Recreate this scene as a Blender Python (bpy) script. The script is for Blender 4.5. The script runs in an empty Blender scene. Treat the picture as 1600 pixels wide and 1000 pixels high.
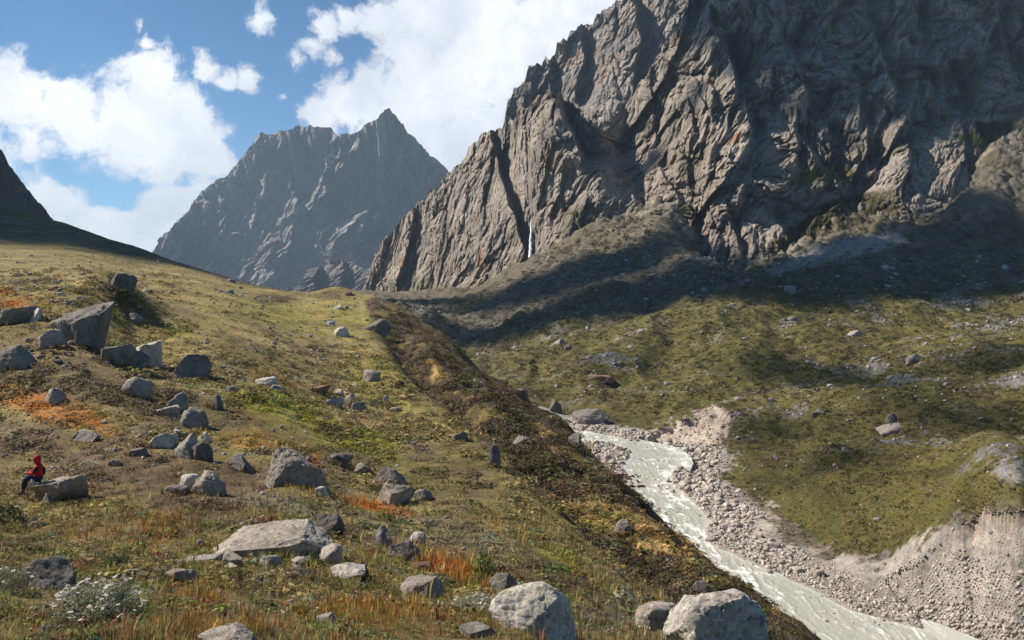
import bpy, bmesh, math, random, time
import numpy as np
from mathutils import Vector
T0 = time.time()
random.seed(7); RNG = np.random.default_rng(11)
# ------------------------------------------------------------------ camera, sky, sun, exposure
F = 1256.0; HZ = 430.0                      # focal length in photo pixels, row of the horizon
sc = bpy.context.scene
cam = bpy.data.cameras.new('camera'); camo = bpy.data.objects.new('camera', cam)
sc.collection.objects.link(camo); sc.camera = camo
camo.location = (0, 0, 0); camo.rotation_euler = (math.pi/2, 0, 0)
cam.sensor_width = 36; cam.lens = 36*F/1600; cam.shift_y = -(500-HZ)/1600
cam.clip_start = 0.2; cam.clip_end = 20000
sc.view_settings.view_transform = 'Standard'; sc.view_settings.look = 'None'
sc.view_settings.exposure = 0.6; sc.view_settings.gamma = 1
SUN_EL = math.radians(43); SUN_AZ = math.radians(-73)     # azimuth from the view axis, left negative
SUNV = np.array([math.sin(SUN_AZ)*math.cos(SUN_EL), math.cos(SUN_AZ)*math.cos(SUN_EL), math.sin(SUN_EL)])
sl = bpy.data.lights.new('sun', 'SUN'); sl.energy = 5.0; sl.angle = math.radians(0.5); sl.color = (1, 0.925, 0.81)
so = bpy.data.objects.new('sun', sl); sc.collection.objects.link(so); so.location = (-300, 100, 400)
so.rotation_euler = Vector(SUNV).to_track_quat('Z', 'Y').to_euler()
HAZE_DENSITY = 0.00007

def build_world():
    w = bpy.data.worlds.new('World'); sc.world = w; w.use_nodes = True
    nt = w.node_tree; N = nt.nodes; L = nt.links; N.clear()
    def mth(op, a, b=None, c=None, clamp=False):
        n = N.new('ShaderNodeMath'); n.operation = op; n.use_clamp = clamp
        for i, v in enumerate((a, b, c)):
            if v is None: continue
            if isinstance(v, (int, float)): n.inputs[i].default_value = v
            else: L.new(v, n.inputs[i])
        return n.outputs[0]
    out = N.new('ShaderNodeOutputWorld'); bg = N.new('ShaderNodeBackground')
    sky = N.new('ShaderNodeTexSky'); sky.sky_type = 'NISHITA'; sky.sun_disc = False
    sky.sun_elevation = SUN_EL; sky.sun_rotation = SUN_AZ; sky.altitude = 3800
    sky.air_density = 1.0; sky.dust_density = 0.35; sky.ozone_density = 1.2
    tc = N.new('ShaderNodeTexCoord')
    def noise(scale, detail, rough, vec, dim='3D'):
        n = N.new('ShaderNodeTexNoise'); n.inputs['Scale'].default_value = scale
        n.inputs['Detail'].default_value = detail; n.inputs['Roughness'].default_value = rough
        L.new(vec, n.inputs['Vector']); return n
    nd = noise(9, 9, 0.62, tc.outputs['Generated'])
    # warp the direction a little so cloud outlines curl
    sub = N.new('ShaderNodeVectorMath'); sub.operation = 'SUBTRACT'; L.new(nd.outputs['Color'], sub.inputs[0]); sub.inputs[1].default_value = (.5, .5, .5)
    scv = N.new('ShaderNodeVectorMath'); scv.operation = 'SCALE'; L.new(sub.outputs[0], scv.inputs[0]); scv.inputs[3].default_value = 0.075
    add = N.new('ShaderNodeVectorMath'); L.new(tc.outputs['Generated'], add.inputs[0]); L.new(scv.outputs[0], add.inputs[1])
    D = add.outputs[0]
    # puffs: centre (px, py) on the sky, radius in px at the picture centre, weight
    P = [(-60,150,90,1),(30,150,72,1),(115,175,78,1),(55,215,60,.8),(195,190,70,1),(245,120,55,1),(240,205,88,1),(305,215,58,1),(150,215,60,.9),(325,245,38,.9),(280,160,50,1),
         (-90,260,90,.7),(10,240,50,.55),
         (60,300,42,.9),(100,335,48,1),(160,365,46,1),(265,320,48,1),(235,365,50,1),(300,290,34,.8),(205,385,40,.9),(20,330,40,.8),(-60,350,60,.9),
         (325,105,30,.85),(352,130,26,.8),(385,126,26,.75),(205,45,16,.6),(225,65,22,.7),
         (495,185,36,1),(540,172,55,1),(590,160,60,1),(620,210,75,1),(700,130,120,1),(670,45,95,1),(800,60,140,1),(740,210,95,1),(870,20,110,1),(625,70,55,.85),(930,-40,120,1),(760,-60,130,1),(690,260,70,1),
         (405,30,38,.72),(500,35,40,.72),(545,20,36,.74),(460,105,30,.65),(480,75,34,.65),(510,90,24,.6),(430,157,14,.6),(590,30,46,.8)]
    fld = None
    for (px, py, r, wgt) in P:
        d = Vector(((px-800)/F, 1, (HZ-py)/F)); rr = (r/F)/d.length; d.normalize()
        dist = N.new('ShaderNodeVectorMath'); dist.operation = 'DISTANCE'; L.new(D, dist.inputs[0]); dist.inputs[1].default_value = d
        v = mth('MULTIPLY_ADD', dist.outputs['Value'], -wgt/rr*0.62, wgt*1.08)
        fld = v if fld is None else mth('SMOOTH_MAX', fld, v, 0.12)
    n2 = noise(26, 10, 0.66, D); n3 = noise(5, 6, .55, D)
    f = mth('ADD', fld, mth('MULTIPLY_ADD', n2.outputs['Fac'], 1.15, -0.575))
    f = mth('ADD', f, mth('MULTIPLY_ADD', n3.outputs['Fac'], 0.5, -0.25))
    mask = N.new('ShaderNodeMapRange'); mask.interpolation_type = 'SMOOTHSTEP'; L.new(f, mask.inputs[0])
    mask.inputs[1].default_value = 0.40; mask.inputs[2].default_value = 0.70
    # shading painted into the puffs: noise blends bright and grey cloud colour
    shade = N.new('ShaderNodeMapRange'); L.new(mth('ADD', mth('MULTIPLY', n3.outputs['Fac'], .9), mth('MULTIPLY', n2.outputs['Fac'], .35)), shade.inputs[0])
    shade.inputs[1].default_value = .44; shade.inputs[2].default_value = .74
    cr = N.new('ShaderNodeMix'); cr.data_type = 'RGBA'; L.new(shade.outputs[0], cr.inputs[0])
    cr.inputs[6].default_value = (13.5, 13.6, 13.8, 1); cr.inputs[7].default_value = (8.3, 8.9, 9.9, 1)
    skc = N.new('ShaderNodeMix'); skc.data_type = 'RGBA'; skc.blend_type = 'MULTIPLY'; skc.inputs[0].default_value = 1
    L.new(sky.outputs[0], skc.inputs[6]); skc.inputs[7].default_value = (.74, 1.08, 1.22, 1)
    mx = N.new('ShaderNodeMix'); mx.data_type = 'RGBA'; L.new(mask.outputs[0], mx.inputs[0]); L.new(skc.outputs[2], mx.inputs[6]); L.new(cr.outputs[2], mx.inputs[7])
    L.new(mx.outputs[2], bg.inputs[0]); bg.inputs[1].default_value = 0.062; L.new(bg.outputs[0], out.inputs[0])
build_world()

# ------------------------------------------------------------------ numeric helpers
def sstep(a, b, x):
    t = np.clip((x-a)/(b-a), 0, 1); return t*t*(3-2*t)
_perm = np.random.default_rng(5).permutation(512).astype(np.int32)
_perm = np.concatenate([_perm, _perm, _perm])
_a = np.random.default_rng(6).uniform(0, 2*np.pi, 1536).astype(np.float32)
_g2 = np.stack([np.cos(_a), np.sin(_a)], 1)
_g3 = np.random.default_rng(8).normal(size=(1536, 3)).astype(np.float32); _g3 /= np.linalg.norm(_g3, axis=1)[:, None]
def pn2(x, y):
    xi = np.floor(x); yi = np.floor(y); fx = (x-xi).astype(np.float32); fy = (y-yi).astype(np.float32)
    xi = xi.astype(np.int32) & 511; yi = yi.astype(np.int32) & 511
    u = fx*fx*fx*(fx*(fx*6-15)+10); v = fy*fy*fy*(fy*(fy*6-15)+10)
    def g(i, j):
        h = _perm[_perm[(xi+i) & 511]+((yi+j) & 511)]; gg = _g2[h]; return gg[..., 0]*(fx-i)+gg[..., 1]*(fy-j)
    a = g(0, 0); b = g(1, 0); c = g(0, 1); d = g(1, 1)
    return ((a+(b-a)*u)*(1-v)+(c+(d-c)*u)*v)*1.4
def pn3(x, y, z):
    xi = np.floor(x); yi = np.floor(y); zi = np.floor(z)
    fx = (x-xi).astype(np.float32); fy = (y-yi).astype(np.float32); fz = (z-zi).astype(np.float32)
    xi = xi.astype(np.int32) & 511; yi = yi.astype(np.int32) & 511; zi = zi.astype(np.int32) & 511
    q = lambda f: f*f*f*(f*(f*6-15)+10)
    u, v, w = q(fx), q(fy), q(fz)
    def g(i, j, k):
        h = _perm[_perm[_perm[(xi+i) & 511]+((yi+j) & 511)]+((zi+k) & 511)]; gg = _g3[h]
        return gg[..., 0]*(fx-i)+gg[..., 1]*(fy-j)+gg[..., 2]*(fz-k)
    def pl(k):
        a = g(0, 0, k); b = g(1, 0, k); c = g(0, 1, k); d = g(1, 1, k)
        return (a+(b-a)*u)*(1-v)+(c+(d-c)*u)*v
    p0 = pl(0); return (p0+(pl(1)-p0)*w)*1.5
def fbm2(x, y, n=4, g=.5):
    s = 0; a = 1; t = 0
    for i in range(n): s = s+a*pn2(x*2**i+17.3*i, y*2**i-9.1*i); t += a; a *= g
    return s/t*1.6
def fbm3(x, y, z, n=4, g=.5):
    s = 0; a = 1; t = 0
    for i in range(n): s = s+a*pn3(x*2**i+17.3*i, y*2**i-9.1*i, z*2**i+3.3*i); t += a; a *= g
    return s/t*1.6
def facet2(x, y, seed=0, k=.8, tilt=.9, groove=0.):
    """angular relief: upper envelope of randomly turned, tilted four-sided pyramids"""
    xi = np.floor(x).astype(np.int32); yi = np.floor(y).astype(np.int32); best = np.full(x.shape, -9.); sec = best.copy()
    for dx in (-1, 0, 1):
        for dy in (-1, 0, 1):
            cx = xi+dx; cy = yi+dy; h = _perm[_perm[(cx+seed*7) & 511]+((cy+seed*13) & 511)]
            r1 = _perm[h+3]/512.; r2 = _perm[h+11]/512.; r3 = _perm[h+29]/512.; r4 = _perm[h+57]/512.; r5 = _perm[h+91]/512.
            a = x-cx-r1; b = y-cy-r2; c = np.cos(r3*3.14); sn = np.sin(r3*3.14); u = a*c+b*sn; v = -a*sn+b*c
            val = (r4-.5)*.9-k*(np.abs(u)*.8+np.abs(v)*1.25)+tilt*((r5-.5)*2*u+(r1+r4-1)*v)
            sec = np.maximum(sec, np.minimum(best, val)); best = np.maximum(best, val)
    return best-groove*np.exp(-((best-sec)/.07)**2) if groove else best
def polyf(pts):
    a = np.array(sorted(pts), float); return lambda x: np.interp(x, a[:, 0], a[:, 1])
def in_poly(px, py, poly):
    p = np.array(poly, float); c = np.zeros(np.shape(px), bool); n = len(p)
    for i in range(n):
        x0, y0 = p[i]; x1, y1 = p[(i+1) % n]
        if y0 == y1: continue
        c ^= ((y0 > py) != (y1 > py)) & (px < (x1-x0)*(py-y0)/(y1-y0)+x0)
    return c
def poly_dist(px, py, poly, closed=True):
    p = np.array(poly, float); best = np.full(np.shape(px), 1e9); n = len(p)
    for i in range(n if closed else n-1):
        a = p[i]; b = p[(i+1) % n]; d = b-a; L2 = max(d@d, 1e-9)
        t = np.clip(((px-a[0])*d[0]+(py-a[1])*d[1])/L2, 0, 1)
        best = np.minimum(best, np.hypot(px-a[0]-t*d[0], py-a[1]-t*d[1]))
    return best
def soft_poly(px, py, poly, w):
    d = poly_dist(px, py, poly); return sstep(-w, w, np.where(in_poly(px, py, poly), d, -d))

# ------------------------------------------------------------------ mesh and tagging helpers
def tag(o, label=None, cat=None, group=None, kind=None):
    if label: o['label'] = label
    if cat: o['category'] = cat
    if group: o['group'] = group
    if kind: o['kind'] = kind
    return o
def raw_mesh(name, V, Fc, col=None, smooth=True):
    V = np.ascontiguousarray(V, np.float32); Fc = np.ascontiguousarray(Fc, np.int32); k = Fc.shape[1]
    me = bpy.data.meshes.new(name); me.vertices.add(len(V)); me.vertices.foreach_set('co', V.ravel())
    me.loops.add(Fc.size); me.loops.foreach_set('vertex_index', Fc.ravel())
    me.polygons.add(len(Fc)); me.polygons.foreach_set('loop_start', np.arange(0, Fc.size, k, dtype=np.int32))
    me.polygons.foreach_set('loop_total', np.full(len(Fc), k, np.int32))
    me.polygons.foreach_set('use_smooth', np.full(len(Fc), smooth, bool))
    if col is not None:
        at = me.color_attributes.new('Col', 'FLOAT_COLOR', 'POINT')
        c = np.ones((len(V), 4), np.float32); c[:, :3] = col[:, :3]
        if col.shape[1] > 3: c[:, 3] = col[:, 3]
        at.data.foreach_set('color', c.ravel())
    me.update(calc_edges=True); me.validate(); return me
def link(name, me, mat=None, parent=None):
    o = bpy.data.objects.new(name, me); sc.collection.objects.link(o)
    if mat is not None and not me.materials: me.materials.append(mat)
    if parent is not None: o.parent = parent
    return o
def grid_faces(nr, nc):
    i = np.arange(nr*nc, dtype=np.int32).reshape(nr, nc)
    return np.stack([i[:-1, :-1], i[:-1, 1:], i[1:, 1:], i[1:, :-1]], -1).reshape(-1, 4)

# ------------------------------------------------------------------ materials
class M:
    def __init__(s, name):
        s.m = bpy.data.materials.new(name); s.m.use_nodes = True; s.nt = s.m.node_tree; s.N = s.nt.nodes; s.L = s.nt.links; s.N.clear()
        s.out = s.N.new('ShaderNodeOutputMaterial'); s.b = s.N.new('ShaderNodeBsdfPrincipled'); s.L.new(s.b.outputs[0], s.out.inputs[0])
        s.b.inputs['Specular IOR Level'].default_value = 0.25
    def noise(s, scale, detail=6, rough=.6, vec=None, dist=0):
        n = s.N.new('ShaderNodeTexNoise'); n.inputs['Scale'].default_value = scale; n.inputs['Detail'].default_value = detail
        n.inputs['Roughness'].default_value = rough; n.inputs['Distortion'].default_value = dist
        if vec is not None: s.L.new(vec, n.inputs['Vector'])
        return n.outputs['Fac']
    def ramp(s, fac, stops, mode='LINEAR'):
        r = s.N.new('ShaderNodeValToRGB'); r.color_ramp.interpolation = mode; e = r.color_ramp.elements
        while len(e) < len(stops): e.new(.5)
        for i, (p, c) in enumerate(stops): e[i].position = p; e[i].color = (*c, 1) if len(c) == 3 else c
        s.L.new(fac, r.inputs[0]); return r.outputs[0]
    def mix(s, f, a, b, mode='MIX'):
        n = s.N.new('ShaderNodeMix'); n.data_type = 'RGBA'; n.blend_type = mode
        for k, v in ((0, f), (6, a), (7, b)):
            if isinstance(v, (int, float)): n.inputs[k].default_value = v
            elif isinstance(v, tuple): n.inputs[k].default_value = (*v[:3], 1)
            else: s.L.new(v, n.inputs[k])
        return n.outputs[2]
    def math(s, op, a, b=0.0, clamp=False):
        n = s.N.new('ShaderNodeMath'); n.operation = op; n.use_clamp = clamp
        for i, v in enumerate((a, b)):
            if isinstance(v, (int, float)): n.inputs[i].default_value = v
            else: s.L.new(v, n.inputs[i])
        return n.outputs[0]
    def mapr(s, v, a, b, c=0., d=1.):
        n = s.N.new('ShaderNodeMapRange'); s.L.new(v, n.inputs[0]); n.inputs[1].default_value = a; n.inputs[2].default_value = b
        n.inputs[3].default_value = c; n.inputs[4].default_value = d; return n.outputs[0]
    def coord(s, kind='Object', scale=None, rot=None):
        t = s.N.new('ShaderNodeTexCoord').outputs[kind]
        if scale is None: return t
        m = s.N.new('ShaderNodeMapping'); m.inputs['Scale'].default_value = scale
        if rot: m.inputs['Rotation'].default_value = rot
        s.L.new(t, m.inputs[0]); return m.outputs[0]
    def attr(s, name='Col'):
        n = s.N.new('ShaderNodeAttribute'); n.attribute_name = name; return n
    def bump(s, h, strength=.5, dist=.1, prev=None):
        n = s.N.new('ShaderNodeBump'); n.inputs['Strength'].default_value = strength; n.inputs['Distance'].default_value = dist
        s.L.new(h, n.inputs['Height'])
        if prev is not None: s.L.new(prev, n.inputs['Normal'])
        return n.outputs[0]
    def fin(s, col, rough=.9, nrm=None):
        if isinstance(col, tuple): s.b.inputs['Base Color'].default_value = (*col[:3], 1)
        else: s.L.new(col, s.b.inputs['Base Color'])
        if isinstance(rough, (int, float)): s.b.inputs['Roughness'].default_value = rough
        else: s.L.new(rough, s.b.inputs['Roughness'])
        if nrm is not None: s.L.new(nrm, s.b.inputs['Normal'])
        return s.m
def mat_ground():
    m = M('meadow_ground'); at = m.attr(); o = m.coord()
    n1 = m.noise(1.1, 12, .72, o); n2 = m.noise(7.0, 8, .75, o); n3 = m.noise(.12, 12, .74, o)
    c = m.mix(1., at.outputs['Color'], m.ramp(n1, [(.25, (.5, .5, .52)), (.5, (1, 1, 1)), (.75, (1.45, 1.42, 1.3))]), 'MULTIPLY')
    c = m.mix(1., c, m.ramp(n2, [(.33, (.5, .5, .5)), (.5, (1, 1, 1)), (.68, (1.55, 1.5, 1.4))]), 'MULTIPLY')
    c = m.mix(1., c, m.ramp(n3, [(.36, (.55, .55, .56)), (.5, (1, 1, 1)), (.66, (1.45, 1.42, 1.35))]), 'MULTIPLY')
    b = m.bump(n1, .9, .5); b = m.bump(n2, .8, .06, b)
    return m.fin(c, .95, b)
def mat_cliff(name, sc_, hue=(1, 1, 1)):
    m = M(name); at = m.attr(); o = m.coord('Object', (1, 1, .5), (0, .45, 0))
    n1 = m.noise(.05*sc_, 12, .68, o, .6); n2 = m.noise(.35*sc_, 10, .7, o, .3)
    v = m.N.new('ShaderNodeTexVoronoi'); v.feature = 'DISTANCE_TO_EDGE'; v.inputs['Scale'].default_value = .035*sc_
    m.L.new(m.mix(.12, o, m.N.new('ShaderNodeTexNoise').outputs['Color'], 'ADD') if False else o, v.inputs['Vector'])
    crack = m.mapr(n1, .42, .5)
    c = m.mix(1., at.outputs['Color'], m.ramp(n1, [(.28, (.55, .55, .58)), (.5, (1, 1, 1)), (.72, (1.4, 1.37, 1.3))]), 'MULTIPLY')
    c = m.mix(1., c, m.ramp(n2, [(.34, (.42, .42, .45)), (.47, (.95, .95, .95)), (.55, (1.1, 1.1, 1.08)), (.68, (1.6, 1.57, 1.5))]), 'MULTIPLY')
    c = m.mix(1., c, hue, 'MULTIPLY')
    b = m.bump(n1, 1., 16/sc_); b = m.bump(n2, 1., 5/sc_, b)
    return m.fin(c, .92, b)
def mat_rock(name='granite_rock', base=(.32, .28, .235), lich=.5, scale=1.0):
    m = M(name); o = m.coord(); inf = m.N.new('ShaderNodeObjectInfo')
    add = m.N.new('ShaderNodeVectorMath'); m.L.new(o, add.inputs[0]); m.L.new(inf.outputs['Location'], add.inputs[1]); o = add.outputs[0]
    n1 = m.noise(1.3*scale, 9, .65, o, .5); n2 = m.noise(11*scale, 8, .72, o); n3 = m.noise(45*scale, 4, .7, o); n4 = m.noise(2.6*scale, 7, .7, o, .8)
    c = m.ramp(n1, [(.3, tuple(x*.62 for x in base)), (.5, base), (.7, tuple(min(x*1.35, 1) for x in base))])
    c = m.mix(1., c, m.ramp(n2, [(.33, (.5, .5, .52)), (.5, (1, 1, 1)), (.66, (1.38, 1.36, 1.32))]), 'MULTIPLY')
    c = m.mix(1., c, m.ramp(n3, [(.38, (.68, .68, .7)), (.52, (1, 1, 1)), (.62, (1.22, 1.22, 1.2))]), 'MULTIPLY')
    c = m.mix(m.mapr(n4, .58, .66, 0, .55*lich*2), c, (.31, .31, .16))
    c = m.mix(m.mapr(m.noise(3.7*scale, 8, .75, o), .56, .62, 0, .75), c, (.085, .083, .08))
    tint = m.mapr(inf.outputs['Random'], 0, 1, .78, 1.22)
    tc = m.N.new('ShaderNodeCombineColor')
    for i in range(3): m.L.new(tint, tc.inputs[i])
    c = m.mix(1., c, tc.outputs[0], 'MULTIPLY')
    b = m.bump(n1, .5, .25/scale); b = m.bump(n2, .8, .05/scale, b); b = m.bump(n3, .7, .012/scale, b)
    return m.fin(c, .88, b)
MG = mat_ground()
MR = mat_rock(); MRD = mat_rock('dark_rock', (.175, .158, .14), .25); MRP = mat_rock('pale_rock', (.44, .405, .35), .5)
MRR = mat_rock('red_rock', (.24, .14, .09), .1); MRB = mat_rock('river_rock', (.44, .385, .335), 0)
MRB.node_tree.nodes
def mat_leaf(name, rough=.75, trans=.25, var=.35):
    m = M(name); at = m.attr(); n = m.noise(3, 6, .7, m.coord())
    c = m.mix(1., at.outputs['Color'], m.ramp(n, [(.3, (1-var,)*3), (.7, (1+var,)*3)]), 'MULTIPLY')
    m.fin(c, rough)
    tr = m.N.new('ShaderNodeBsdfTranslucent'); m.L.new(c, tr.inputs[0]); mx = m.N.new('ShaderNodeMixShader'); mx.inputs[0].default_value = trans
    m.L.new(m.b.outputs[0], mx.inputs[1]); m.L.new(tr.outputs[0], mx.inputs[2]); m.L.new(mx.outputs[0], m.out.inputs[0]); return m.m
ML = mat_leaf('leafy_growth')

# ------------------------------------------------------------------ the land: control points (photo px, py, forward metres)
C = [(-150,1000,6.2),(0,1000,7),(200,1000,7.4),(400,1000,8),(600,1000,9),(800,1000,10),(1000,1000,11.6),(1120,1000,12.5),(1200,1000,16),
     (-150,1250,4),(400,1300,4.6),(900,1300,5.5),(1300,1300,7),(1700,1300,9),(1800,1100,34),
     (0,900,14),(200,900,14.5),(400,950,10.5),(550,950,12),(700,950,13),(850,950,14.5),(980,965,16),
     (0,800,28),(200,800,27),(400,860,18.5),(550,900,16),(700,900,17.5),(850,900,20),
     (0,720,37),(200,700,38),(400,800,26),(550,850,22),(700,850,25),(850,850,27),(450,770,30),(480,752,34),
     (0,650,46),(200,600,52),(400,750,35),(550,800,30),(700,800,33),(0,560,56),(0,500,66),(100,530,60),(200,520,76),
     (400,700,40),(400,650,50),(400,600,62),(400,560,75),(400,500,105),(550,750,42),(550,700,50),(550,650,62),(550,600,80),(550,550,100),
     (700,750,42),(700,700,52),(0,450,80),(0,400,130),(0,355,230),(200,450,110),(200,405,180),(300,450,130),(400,462,150),(480,470,155),(540,470,150),
     (90,455,80),(180,440,88),(250,470,96),
     # crest of the left hill, then the hidden far side
     (-200,250,380),(0,322,350),(100,348,310),(200,383,260),(270,407,225),(340,430,200),(400,448,185),(470,456,175),(530,457,170),(560,459,168),
     (-200,290,520),(0,360,480),(200,420,380),(340,460,300),(470,480,260),(550,492,230),(0,400,800),(300,455,700),(500,480,500),(200,440,1300),(500,470,1300),
     # break of slope along the moraine
     (1040,945,20),(960,878,25.5),(900,826,32),(830,758,42),(765,692,55),(700,635,70),(640,588,85),(590,530,110),(568,492,135),(562,470,152),
     # outline of the steep side
     (1270,1000,28),(1150,915,36),(1060,842,46),(1000,793,55),(960,742,65),(870,657,85),(800,608,100),(700,533,125),(640,490,145),(590,466,163),
     (1100,960,23),(1000,860,38),(900,745,58),(820,660,80),(720,580,105),(640,520,128),
     # hidden flank down to the river
     (1400,1150,40),(1300,1060,50),(1200,990,55),(1100,905,70),(1020,840,85),(960,775,105),(880,705,130),(800,650,160),(700,570,200),(640,535,230),(590,500,260),
     (1450,1085,78),(1300,1020,80),(1150,915,100),(1060,845,120),(960,760,150),(860,690,185),
     (750,590,260),(650,535,320),(590,490,400)]
Z0 = lambda px, Y, z: (px, HZ-z*F/Y, Y)
C += [Z0(1440,88,-39),Z0(1300,100,-39.5),Z0(1200,118,-39.5),Z0(1100,150,-39.5),Z0(1050,185,-39.4),Z0(930,205,-39),Z0(860,225,-37),Z0(1500,85,-38),Z0(1700,72,-37.5),Z0(1900,66,-36),
      # right bank, bare slips, terraces
      (1600,1000,81),(1520,960,88),(1440,940,93),(1600,900,86),(1600,797,90),(1545,803,93),(1500,823,95),(1440,870,97),(1385,903,102),(1750,800,76),
      (1600,700,125),(1600,600,180),(1600,520,270),(1600,470,350),(1600,400,440),(1600,300,540),(1600,200,620),
      (1800,700,105),(1800,560,180),(1800,450,330),(1800,300,480),(1800,180,570),
      (1350,880,106),(1400,830,108),(1480,740,120),(1250,860,120),(1200,812,134),(1150,770,150),(1250,760,140),(1300,700,150),(1400,660,168),(1500,640,168),
      (1110,722,172),(1095,735,172),(1140,690,182),(1137,642,202),(1160,634,206),(1090,655,206),(1040,672,206),(990,688,205),(1060,690,192),(1200,640,205),(1300,620,210),(1400,600,215),(1500,560,240),
      (1500,520,290),(1350,560,260),(1250,590,240),(1200,560,270),(1200,520,300),(1350,510,310),
      (1000,650,228),(900,630,240),(1000,600,252),(900,590,275),(1100,600,240),(1000,545,300),(1100,530,300),(1180,490,330),
      (1000,498,340),(1100,483,338),(1300,474,340),(1450,470,345),(940,520,345),
      (1000,500,380),(1100,487,372),(1300,476,372),(870,640,240),(800,600,270),
      (850,545,350),(850,500,420),(850,450,520),(760,520,420),(760,480,560),(700,500,470),(700,470,680),(650,480,560),(620,470,700),(1000,455,450),(1100,440,430),(950,400,560),
      (1100,410,480),(1200,430,440),(1300,440,410),(1450,430,410),(1250,395,510),(1350,370,510),(1450,370,490),(1500,340,510)]
# line where the slopes meet the rock walls
PYB = polyf([(400,470),(560,466),(600,462),(700,456),(780,433),(830,402),(880,372),(940,346),(1000,332),(1070,322),(1090,380),(1110,408),(1160,420),(1200,404),(1250,372),(1300,345),(1345,318),(1400,345),(1450,330),(1500,300),(1540,240),(1600,198),(1700,190),(1950,180)])
YB = polyf([(400,1500),(560,1180),(600,1060),(650,980),(700,900),(760,800),(800,740),(830,690),(880,680),(940,668),(1000,655),(1070,630),(1110,520),(1160,500),(1200,510),(1250,540),(1300,560),(1345,590),(1400,545),(1450,555),(1500,570),(1540,600),(1600,622),(1700,600),(1950,560)])
for px in (560,600,650,700,760,800,830,880,940,1000,1070,1110,1160,1200,1250,1300,1345,1400,1450,1500,1540,1600,1700,1850):
    C.append((px, float(PYB(px)), float(YB(px)))); C.append((px, float(PYB(px))+16, float(YB(px))*1.18))
    C.append((px, float(PYB(px))+40, float(YB(px))*1.7))
C = np.array(C, float)
def tps_fit(X, y, lam):
    n = len(X); d = np.linalg.norm(X[:, None]-X[None], axis=2); K = np.where(d > 0, d*d*np.log(d+1e-12), 0)+lam*np.eye(n)
    Pm = np.c_[np.ones(n), X]; A = np.block([[K, Pm], [Pm.T, np.zeros((3, 3))]])
    return np.linalg.solve(A, np.r_[y, np.zeros(3)])
CX = np.c_[C[:, 0]/260, np.log(C[:, 2])]
CW = tps_fit(CX, C[:, 1], 0.004)
PX0, PX1, NC = -230, 1850, 900
L0, L1 = math.log(3.9), math.log(1500)
pxs = np.linspace(PX0, PX1, NC); lys = np.concatenate([np.linspace(L0, math.log(390), 1250, endpoint=False), np.linspace(math.log(390), math.log(720), 560, endpoint=False), np.linspace(math.log(720), L1, 60)]); NR = len(lys)
rowof = lambda Y: np.clip(np.round(np.interp(np.log(Y), lys, np.arange(NR))).astype(int), 0, NR-1)
cu = np.linspace(PX0, PX1, 261); cv = np.linspace(L0, L1, 331)
CU, CV = np.meshgrid(cu, cv); q = np.c_[CU.ravel()/260, CV.ravel()]
acc = CW[-3]+q@CW[-2:]
for i in range(len(CX)):
    d2 = ((q-CX[i])**2).sum(1); acc += CW[i]*.5*d2*np.log(d2+1e-12)
CP = acc.reshape(CU.shape)
def bil(px, ly):
    a = np.clip((px-PX0)/(PX1-PX0)*260, 0, 259.999); b = np.clip((ly-L0)/(L1-L0)*330, 0, 329.999)
    i = a.astype(int); j = b.astype(int); fx = a-i; fy = b-j
    return (CP[j, i]*(1-fx)+CP[j, i+1]*fx)*(1-fy)+(CP[j+1, i]*(1-fx)+CP[j+1, i+1]*fx)*fy
GPX, GLY = np.meshgrid(pxs, lys); GY = np.exp(GLY); GX = (GPX-800)/F*GY
GZ = (HZ-bil(GPX, GLY))/F*GY
# the river bed
WZ = -40.0
def onplane(px, py, z=WZ): Y = z*F/(HZ-py); return ((px-800)/F*Y, Y)
RIVER_PX = [(760,652),(820,660),(872,668),(925,678),(962,685),(990,692),(1018,697),(1036,702),(1048,711),(1052,722),(1046,733),(1038,745),(1040,760),(1067,780),(1087,800),(1095,815),(1087,835),(1100,853),(1133,868),(1198,898),(1240,916),(1260,925),(1318,958),(1380,975),(1440,990),(1560,1040),(1760,1150),(1500,1180),
            (1280,1030),(1215,975),(1160,930),(1120,895),(1070,868),(1050,852),(1022,815),(1000,797),(988,782),(979,765),(994,745),(982,730),(990,720),(995,707),(985,698),(950,690),(900,685),(868,676),(800,668),(740,660)]
RIVER = [onplane(*p) for p in RIVER_PX]
m = (GY > 55) & (GY < 300) & (GX > -40) & (GX < 110) & (GZ < -20)
idx = np.where(m); x = GX[idx]; y = GY[idx]; z = GZ[idx]
dr = poly_dist(x, y, RIVER); ins = in_poly(x, y, RIVER); dr = np.where(ins, dr, -dr)+1.3; ins = dr > 0; dr = np.abs(dr)
bank = WZ+.15+.045*dr+.25*fbm2(x/5, y/5, 3)
k = sstep(1.5, 10, dr)
zz = np.where(ins, WZ-np.minimum(dr*.35, 1.0), bank*(1-k)+np.maximum(z, bank*.6+z*.4)*k)
zz = np.where(ins, zz, np.maximum(zz, WZ+.05*np.minimum(dr, 2)))
GZ[idx] = zz
RD = np.full(GX.shape, 1e3); RD[idx] = np.where(ins, -dr, dr)
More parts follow.
